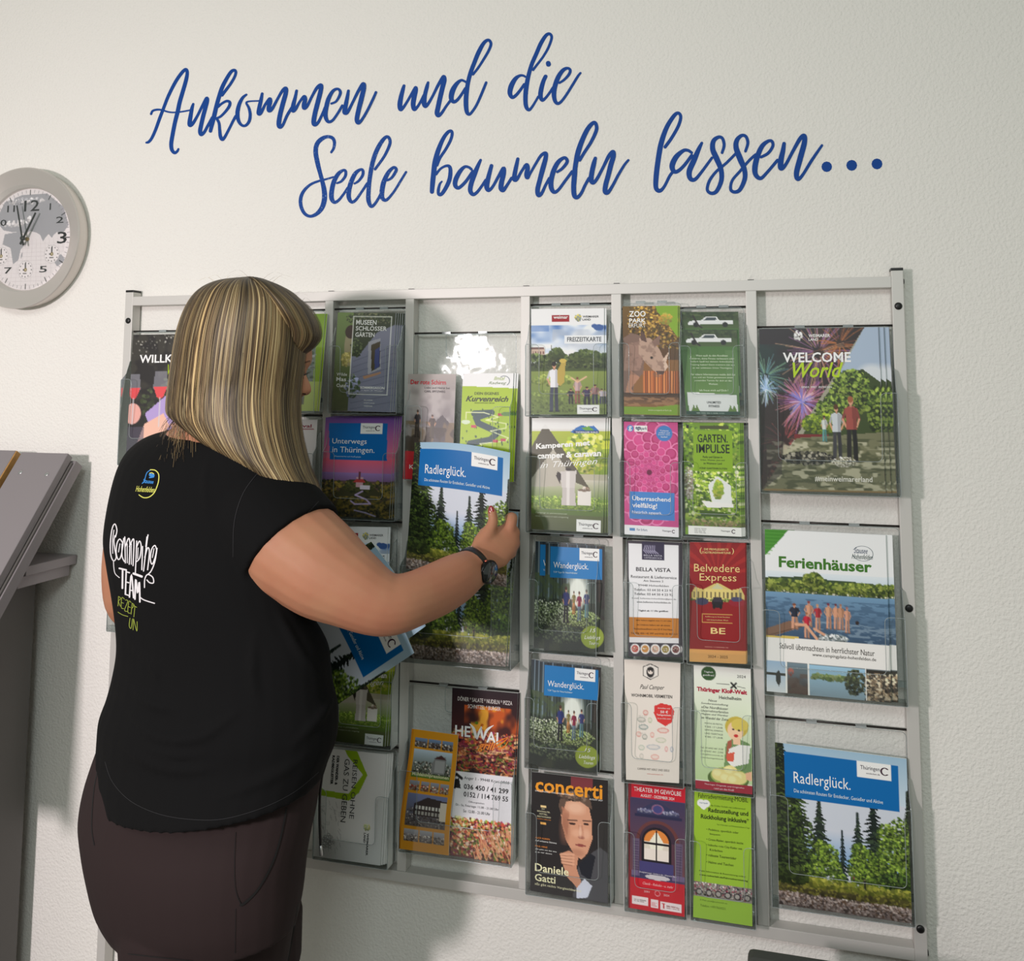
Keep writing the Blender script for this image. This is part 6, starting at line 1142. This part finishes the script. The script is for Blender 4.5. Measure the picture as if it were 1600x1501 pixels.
for st_ in ([[(448, 1262, 2.4), (438, 1310, 2.6), (425, 1350, 2.8), (404, 1388, 3), (384, 1409, 4), (376, 1414, 4)], [(368, 1300, .9), (366, 1350, .9), (368, 1390, 1), (376, 1412, 1.5)], [(368, 1420, .8), (367, 1501, .8)],
      [(158, 1180, 1.5), (147, 1230, 1.5), (143, 1290, 1.5), (147, 1320, 1.5)], [(466, 1412, 1.6), (460, 1450, 1.6), (450, 1501, 2)], [(200, 1490, 1.5), (235, 1494, 1.6), (300, 1501, 1.5)]]): decal('seam_or_crease', tp, [st_], m_seam_crease, trousers, .0016)  # pocket seams, and dark strokes painted for the shade in leg and buttock creases
cord_pts = [az(x, y, 1.50) for x, y, _ in spline([(504, 1206, 0), (500, 1240, 0), (499.5, 1280, 0), (501, 1320, 0)], 5)]
mb = MB(); mb.tube(cord_pts, .0022, 6); mb.build('drawstring', m_black, trousers, True)
mb = MB(); mb.tube([az(501, 1320, 1.50), az(502, 1336, 1.50)], .0027, 8); mb.build('cord_tip', mat('screw_steel'), trousers, True)
m_thread = mat('shirt_seam', (34, 34, 36), .9)
for st_ in ([[(164, 1190, .8), (176, 1222, .8), (205, 1252, .8), (250, 1272, .8), (300, 1280, .8), (350, 1279, .8), (410, 1262, .8), (460, 1237, .8), (498, 1206, .8)], [(404, 737, .8), (380, 770, .9), (366, 815, .9), (364, 870, .8)], [(498, 783, .8), (470, 812, .8), (430, 850, .8), (395, 905, .8)]]): decal('seam_or_crease', ts, [st_], m_thread, shirt, .001)
# ---- prints on the shirt back
O3 = lambda pts, w_: [(140 + x / 4.6875, 700 + y / 4.6875, w_ / 4.6875) for x, y in pts]
m_wp = mat('white_print', (226, 224, 226), .6); m_gp = mat('green_print', (150, 164, 60), .6); m_bp = mat('blue_print', (50, 130, 200), .6); m_yp = mat('yellow_print', (206, 206, 96), .6)
W = 8
decal('team_print', ts, [O3(p, w_) for w_, p in (
 (W, [(190, 650), (200, 600), (185, 555), (165, 590), (152, 690), (155, 780), (175, 825), (195, 800), (185, 740), (178, 680), (186, 640)]), (6, [(178, 600), (168, 680), (170, 770)]),
 (W, [(240, 690), (220, 665), (200, 700), (195, 770), (210, 815), (230, 790), (245, 700), (250, 660)]), (W, [(238, 700), (238, 790), (255, 830)]), (6, [(222, 700), (212, 760)]),
 (W, [(258, 650), (262, 840)]), (W, [(262, 720), (285, 660), (295, 700), (290, 850)]), (W, [(292, 720), (318, 665), (325, 700), (318, 860)]), (6, [(275, 700), (276, 840)]), (6, [(306, 700), (305, 850)]),
 (W, [(345, 680), (335, 920)]), (W, [(342, 730), (365, 680), (378, 720), (368, 800), (345, 830)]), (6, [(355, 730), (352, 810)]), (W, [(388, 720), (382, 890)]), (W, [(428, 635), (418, 700), (395, 900)]), (W, [(420, 650), (412, 720)]),
 (W, [(404, 800), (425, 730), (438, 760), (425, 890)]), (W, [(490, 740), (478, 712), (455, 740), (445, 810), (458, 850), (480, 800), (494, 730), (478, 830), (450, 900), (425, 925)]), (6, [(472, 735), (460, 800)]),
 (W, [(402, 1020), (404, 960), (425, 925), (462, 945), (468, 985), (440, 985), (420, 965)]), (6, [(175, 830), (178, 880), (188, 920), (218, 948)]),
 (12, [(218, 880), (268, 892)]), (13, [(242, 890), (240, 1025)]), (11, [(268, 900), (262, 1070)]), (9, [(268, 905), (292, 912)]), (9, [(266, 980), (288, 985)]), (9, [(262, 1070), (286, 1078)]), (11, [(292, 1090), (306, 925), (322, 1095)]), (8, [(298, 1040), (316, 1043)]),
 (12, [(332, 1105), (338, 960), (352, 1060), (364, 980), (368, 1125)]), (16, [(322, 918), (350, 928), (382, 940)]), (8, [(368, 1090), (400, 1112), (475, 1136)]))], m_wp, shirt)
R3 = lambda pts: O3(pts, 4.5)
decal('desk_print', ts, [R3(p) for p in ([(212, 1085), (208, 1155)], [(212, 1085), (228, 1100), (212, 1122), (226, 1158)], [(255, 1105), (236, 1095), (232, 1165), (250, 1175)], [(234, 1130), (248, 1135)], [(262, 1112), (280, 1120), (256, 1185), (276, 1195)], [(304, 1130), (288, 1122), (280, 1198), (298, 1208)], [(284, 1160), (298, 1166)],
      [(312, 1135), (304, 1215)], [(312, 1135), (326, 1150), (308, 1175)], [(318, 1150), (345, 1165)], [(332, 1158), (324, 1235)], [(208, 1200), (240, 1220), (280, 1232)], [(296, 1245), (290, 1300), (304, 1318), (314, 1250)], [(322, 1250), (318, 1330)], [(322, 1250), (346, 1340), (348, 1270)])], m_gp, shirt)
decal('emblem_ring', ts, [O3(p, 7) for p in ([(445, 158), (480, 162), (505, 190), (505, 240), (490, 290), (470, 330), (435, 358), (395, 362), (362, 342)],)], m_yp, shirt)
decal('emblem_blue', ts, [O3([(445, 160), (420, 180), (408, 215), (400, 245), (385, 258)], 6), O3([(445, 195), (465, 200)], 22), O3([(440, 215), (468, 210)], 10)], m_bp, shirt)
decal('emblem_cap', ts, [O3([(440, 184), (455, 180), (470, 188)], 6)], m_yp, shirt)
P3 = lambda x, y: (140 + x / 4.6875, 700 + y / 4.6875)
decal_text('emblem_word', ts, 'Stausee', [P3(392, 222), P3(470, 232), P3(466, 262), P3(388, 254)], m_bp, shirt, shear=.3, bold=.02)
decal_text('emblem_word', ts, 'Hohenfelden', [P3(340, 275), P3(478, 285), P3(474, 325), P3(336, 318)], m_yp, shirt, shear=.4, bold=.01)
# ---- neck tattoo, brow, lashes, nostril, nails
m_ink = mat('tattoo_ink', (52, 40, 38), .7); m_dark = mat('dark_hair', (46, 34, 30), .7)
decal_text('neck_tattoo', tb, 'Conquer', [(282, 655), (308, 664), (307, 671), (281, 663)], m_ink, woman, .0006, shear=.4, bold=.03)
decal('eyebrow', tb, [[(466, 571, 1.5), (475, 567, 2.6), (484, 564, 2.2)]], mat('brow_hair', (110, 78, 60), .8), woman, .0006)
decal('eyelashes', tb, [[(467, 583, 1.5), (472, 584.5, 3.2), (477, 585, 3)], [(468, 581, .8), (473, 581, .8), (478, 582, .8)]], m_dark, woman, .0008)
mb = MB(); mb.tube([az(476, 584.5, 1.585), az(479, 584, 1.586), az(481.5, 583.5, 1.588)], [.0014, .0012, .0004], 6); mb.build('eyelash_tip', m_dark, woman, True)
decal('nostril', tb, [[(473, 615, 1.6), (477, 615.5, 2)]], m_dark, woman, .0006)
decal('lips', tb, [[(460, 629, 2), (466, 631, 2.2)]], mat('lips', (176, 96, 92), .5), woman, .0005)
mb = MB(); a, b = az(769, 806, 1.6335), az(766.4, 790, 1.6395); ax = (b - a) / np.linalg.norm(b - a); sd = np.cross(ax, VIEW); sd /= np.linalg.norm(sd); up = np.cross(sd, ax)
if up @ VIEW > 0: up = -up
rings = []
for t, w_ in ((0, .0030), (.15, .0046), (.5, .0052), (.8, .0044), (1, .0022)):
    c = a + (b - a) * t; rings.append([c + sd * w_ * math.cos(q) + up * .0016 * math.sin(q) for q in np.linspace(0, 2 * math.pi, 12, endpoint=False)])
mb.loft(rings); mb.build('nail', mat('red_nail', (150, 22, 30), .12, coat=1.0), woman, True)
# ---- watch
c = az(739, 886, 1.593); d = az(775, 852, 1.635) - az(712, 904, 1.56); d /= np.linalg.norm(d)
u = RIGHT * .78 - VIEW * .63; u -= d * (u @ d); u /= np.linalg.norm(u); v = np.cross(d, u)
watch = empty('wrist_watch', tuple(c), 'black smart watch with round face on her right wrist', 'watch')
mb = MB(); RW = .0315; rin = []; n = 48
for i in range(n):
    t = 2 * math.pi * i / n; q = u * math.cos(t) + v * math.sin(t)
    rin.append([c + q * r_ + d * s_ for r_, s_ in ((RW - .001, -.011), (RW + .0025, -.011), (RW + .0045, 0), (RW + .0025, .011), (RW - .001, .011))])
mb.loft(rin, cap=False, closed=True); mb.build('strap', m_black, watch, True)
def disc(name, r_prof, m, sm=True):
    mb = MB(); mb.loft([[c + u * h + (d * math.cos(t) + v * math.sin(t)) * rr for t in np.linspace(0, 2 * math.pi, 40, endpoint=False)] for rr, h in r_prof]); return mb.build(name, m, watch, sm)
disc('case', [(.014, RW - .001), (.0195, RW + .002), (.0205, RW + .006), (.0205, RW + .009), (.0195, RW + .0105), (.0175, RW + .0108)], mat('watch_black', (14, 14, 16), .25, .4))
disc('screen', [(.0176, RW + .0106), (.0170, RW + .0114), (.001, RW + .0116)], mat('watch_glass', (20, 26, 28), .06, coat=1.0))
mb = MB(); k_ = c + u * (RW + .007) + d * .0 - v * .021; mb.tube([k_, k_ - v * .002], .0024, 10); mb.build('crown', mat('copper', (200, 110, 90), .3, .8), watch, True)
mb = MB(); f0 = az(727, 862, 1.585); mb.tube([f0, az(722, 868, 1.583), az(716, 874, 1.585)], [.004, .0045, .003], 8); mb.build('strap_end', m_black, watch, True)
mb = MB()
for i in range(14):
    t = math.pi * (.55 + .9 * i / 13); q = u * math.cos(t) + v * math.sin(t); ball(mb, c + d * .013 + q * .0325, (.0017, .0017, .0017), 5)
br = mb.build('bracelet', mat('pearl_beads', (190, 170, 150), .3), None, True); tag(br, 'thin beaded bracelet beside the black watch', 'bracelet')
# ---- hair
HAIR = [(386, 434, 402, 434, .012), (345, 441, 430, 444, .05), (318, 456, 455, 458, .078), (301, 480, 470, 478, .095), (289, 512, 475, 508, .105), (282, 545, 474, 538, .108), (277, 580, 470, 572, .107), (273, 608, 466, 602, .104), (270, 630, 464, 634, .10),
        (271, 645, 467, 675, .098), (282, 655, 478, 722, .094), (292, 662, 492, 755, .088), (300, 668, 503, 781, .078)]
BANG = [(392, 434, 412, 436, .02), (402, 440, 438, 447, .045), (414, 452, 460, 463, .06), (428, 470, 480, 481, .068), (442, 490, 492, 502, .068), (449, 508, 496, 518, .058), (449, 524, 495.5, 528, .05), (448, 540, 489, 539, .040), (446, 553, 478, 549, .028), (444, 566, 467, 560, .012)]
hz = lambda y: 1.60 - .00030 * max(0, y - 600)
HR = [(a, b, c_, d_, hz(b) + .03, hz(d_) - .02, w_) for a, b, c_, d_, w_ in HAIR]
HD = dense(HR, 6)
BD = dense([(a, b, c_, d_, 1.60, 1.585, w_) for a, b, c_, d_, w_ in BANG], 5)
mb = MB(); mb.loft([pair(r_[0:2], r_[2:4], r_[4], r_[5], max(r_[6] - .004, .004), 40) for r_ in HD])
mb.loft([pair(r_[0:2], r_[2:4], r_[4], r_[5], max(r_[6] - .004, .004), 32) for r_ in BD])
hair = mb.build('hair', mat('hair_base', (84, 68, 50), .6), woman, True)
rng = np.random.default_rng(5); sv = []; sf = []; scol = []
COLS = [(80, 62, 42), (112, 91, 62), (142, 119, 82), (174, 150, 106), (198, 177, 132), (126, 103, 72), (96, 78, 56), (158, 133, 92)]
def strands(D, N, cmul=1.0, srange=9):
    P3d = [(az(r_[0], r_[1], r_[4]), az(r_[2], r_[3], r_[5]), max(r_[6], .004)) for r_ in D]; NR = len(P3d)
    for k in range(N):
        th = rng.random() * 2 * math.pi if k % 4 == 0 else math.pi + rng.random() * math.pi
        s0 = int(rng.choice([0, 1, 2, 3, 6, 10, 16], p=[.3, .2, .15, .15, .1, .05, .05])); s1 = NR - 1 - int(rng.random() ** 2 * srange)
        a1, a2, ph = rng.normal() * .07, rng.normal() * .012, rng.random() * 6.28; off = .0005 + rng.random() * .005; wd = .0004 + rng.random() * .0006
        patch = .86 + .26 * math.sin(th * 5.0 + 1.3) * math.sin(th * 11.0)
        col = np.array(COLS[int(rng.integers(len(COLS)))], float) * (.85 + .3 * rng.random()) * patch * cmul
        prev = len(sv); m = 0
        for s_ in range(s0, s1 + 1):
            l, r_, b_ = P3d[s_]; mid = (l + r_) / 2; h = (r_ - l) / 2; hn = np.linalg.norm(h)
            q = s_ / NR; t = th + a1 * q * q + a2 * math.sin(4 * q + ph)
            g = 1 + off / max(hn, .02)
            p = mid + h * math.cos(t) * g + VH * (b_ + off) * math.sin(t) * g
            tg = -h * math.sin(t) + VH * b_ * math.cos(t); tg /= np.linalg.norm(tg) + 1e-9
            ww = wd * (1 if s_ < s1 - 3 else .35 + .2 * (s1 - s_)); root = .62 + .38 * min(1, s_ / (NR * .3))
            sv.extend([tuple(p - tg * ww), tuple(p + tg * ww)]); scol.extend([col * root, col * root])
            if m: i = prev + 2 * m; sf.append((i - 2, i - 1, i + 1, i))
            m += 1
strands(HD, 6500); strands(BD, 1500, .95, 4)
def wisp(pts, r_, col):
    S_ = spline(pts, 4); base = len(sv)
    for i, p in enumerate(S_):
        ww = r_ * (1 - .6 * i / len(S_)); sv.extend([tuple(p - RIGHT * ww), tuple(p + RIGHT * ww)]); scol.extend([col, col])
        if i: j = base + 2 * i; sf.append((j - 2, j - 1, j + 1, j))
def surf_z(x, y):
    best = 9.0
    for t_ in (ts, tb):
        h = cast(t_, x, y)
        if h[0] is not None: best = min(best, float((R.T @ (np.array(h[0]) - CAM))[2]))
    return (best - .006) if best < 5 else 1.6
for k in range(70):   # loose ends over the neck and back
    x0, y0 = 276 + rng.random() * 30, 632 + rng.random() * 24; dx = -rng.random() * 34 + 4; dy = 22 + rng.random() * 55
    mid = (x0 + dx * (.7 + rng.random() * .3) , y0 + dy * .5); end = (x0 + dx * (.8 + rng.random() * .6), y0 + dy)
    pts = [az(x0, y0, 1.57)] + [az(x_, y_, min(surf_z(x_, y_), 1.62)) for x_, y_ in (mid, end)]
    wisp(pts, .0005, np.array(COLS[int(rng.integers(len(COLS)))], float) * .8)
for k in range(46):   # fly-aways over the crown and behind
    t = rng.random(); x0, y0 = (300 + 170 * t, 478 - 44 * math.sin(math.pi * t)) if k < 34 else (276 + rng.random() * 6, 560 + rng.random() * 80)
    dx, dy = (14 + rng.random() * 26) * (1 if rng.random() < .5 else -1), -(3 + rng.random() * 12)
    if k >= 34: dx, dy = -4 - rng.random() * 10, 16 + rng.random() * 24
    wisp([az(x0, y0, 1.6), az(x0 + dx * .5, y0 + dy, 1.6), az(x0 + dx, y0 + dy * (.6 if k < 34 else 1.8), 1.6)], .00028, np.array(COLS[k % 8], float))
me = bpy.data.meshes.new('hair_strands'); me.from_pydata(sv, [], sf); ca = me.color_attributes.new('Col', 'FLOAT_COLOR', 'POINT')
ca.data.foreach_set('color', np.concatenate([lin(np.array(scol)), np.ones((len(scol), 1))], 1).astype(np.float32).ravel()); me.shade_smooth()
hs = link('hair_strands', me, hair, [mat('hair_strand', rough=.5, attr=True, spec=.4)]); hs['kind'] = 'stuff'
# ------------------------------------------------------------------ brochures in her hands
pA = [(648, 691), (797, 707), (791, 917), (634, 888)]
qa = [at(*pA[0], -.088), at(*pA[1], -.098), at(*pA[2], -.098), at(*pA[3], -.088)]; QA = quad(*qa)
sA = lambda u_, v_: QA(u_, v_) + np.concatenate([0 * u_ * v_, -.012 * np.sin(np.pi * u_) * (1 - v_) + 0 * v_, .008 * np.sin(np.pi * u_) * (1 - v_) ** 2 + 0 * v_], -1)
brochure(d_radler, None, 0, 0, 'forest brochure with blue field held between thumb and fingers', 'magazine', surf=sA, th=.0012)
def held(px, zs, label, bow):
    c = [az(*p, z) for p, z in zip(px, zs)]; Q = quad(*c); nrm_ = np.cross(c[1] - c[0], c[3] - c[0]); nrm_ /= np.linalg.norm(nrm_)
    if nrm_ @ VIEW < 0: nrm_ = -nrm_
    s_ = lambda u_, v_: Q(u_, v_) + (nrm_ * bow) * np.sin(np.pi * u_) * (1 - v_ * .5)
    brochure(d_radler, None, 0, 0, label, 'magazine', surf=s_, th=.0014, tilt=nrm_)
held([(556, 852), (647, 1020), (432, 1165), (336, 990)], (1.655, 1.635, 1.70, 1.725), 'forest brochure held tilted under her right arm, front one', .012)
held([(580, 846), (665, 978), (452, 1135), (356, 975)], (1.672, 1.655, 1.72, 1.742), 'forest brochure tilted behind the front one under her arm', .010)
bpy.data.objects.remove(_fo)
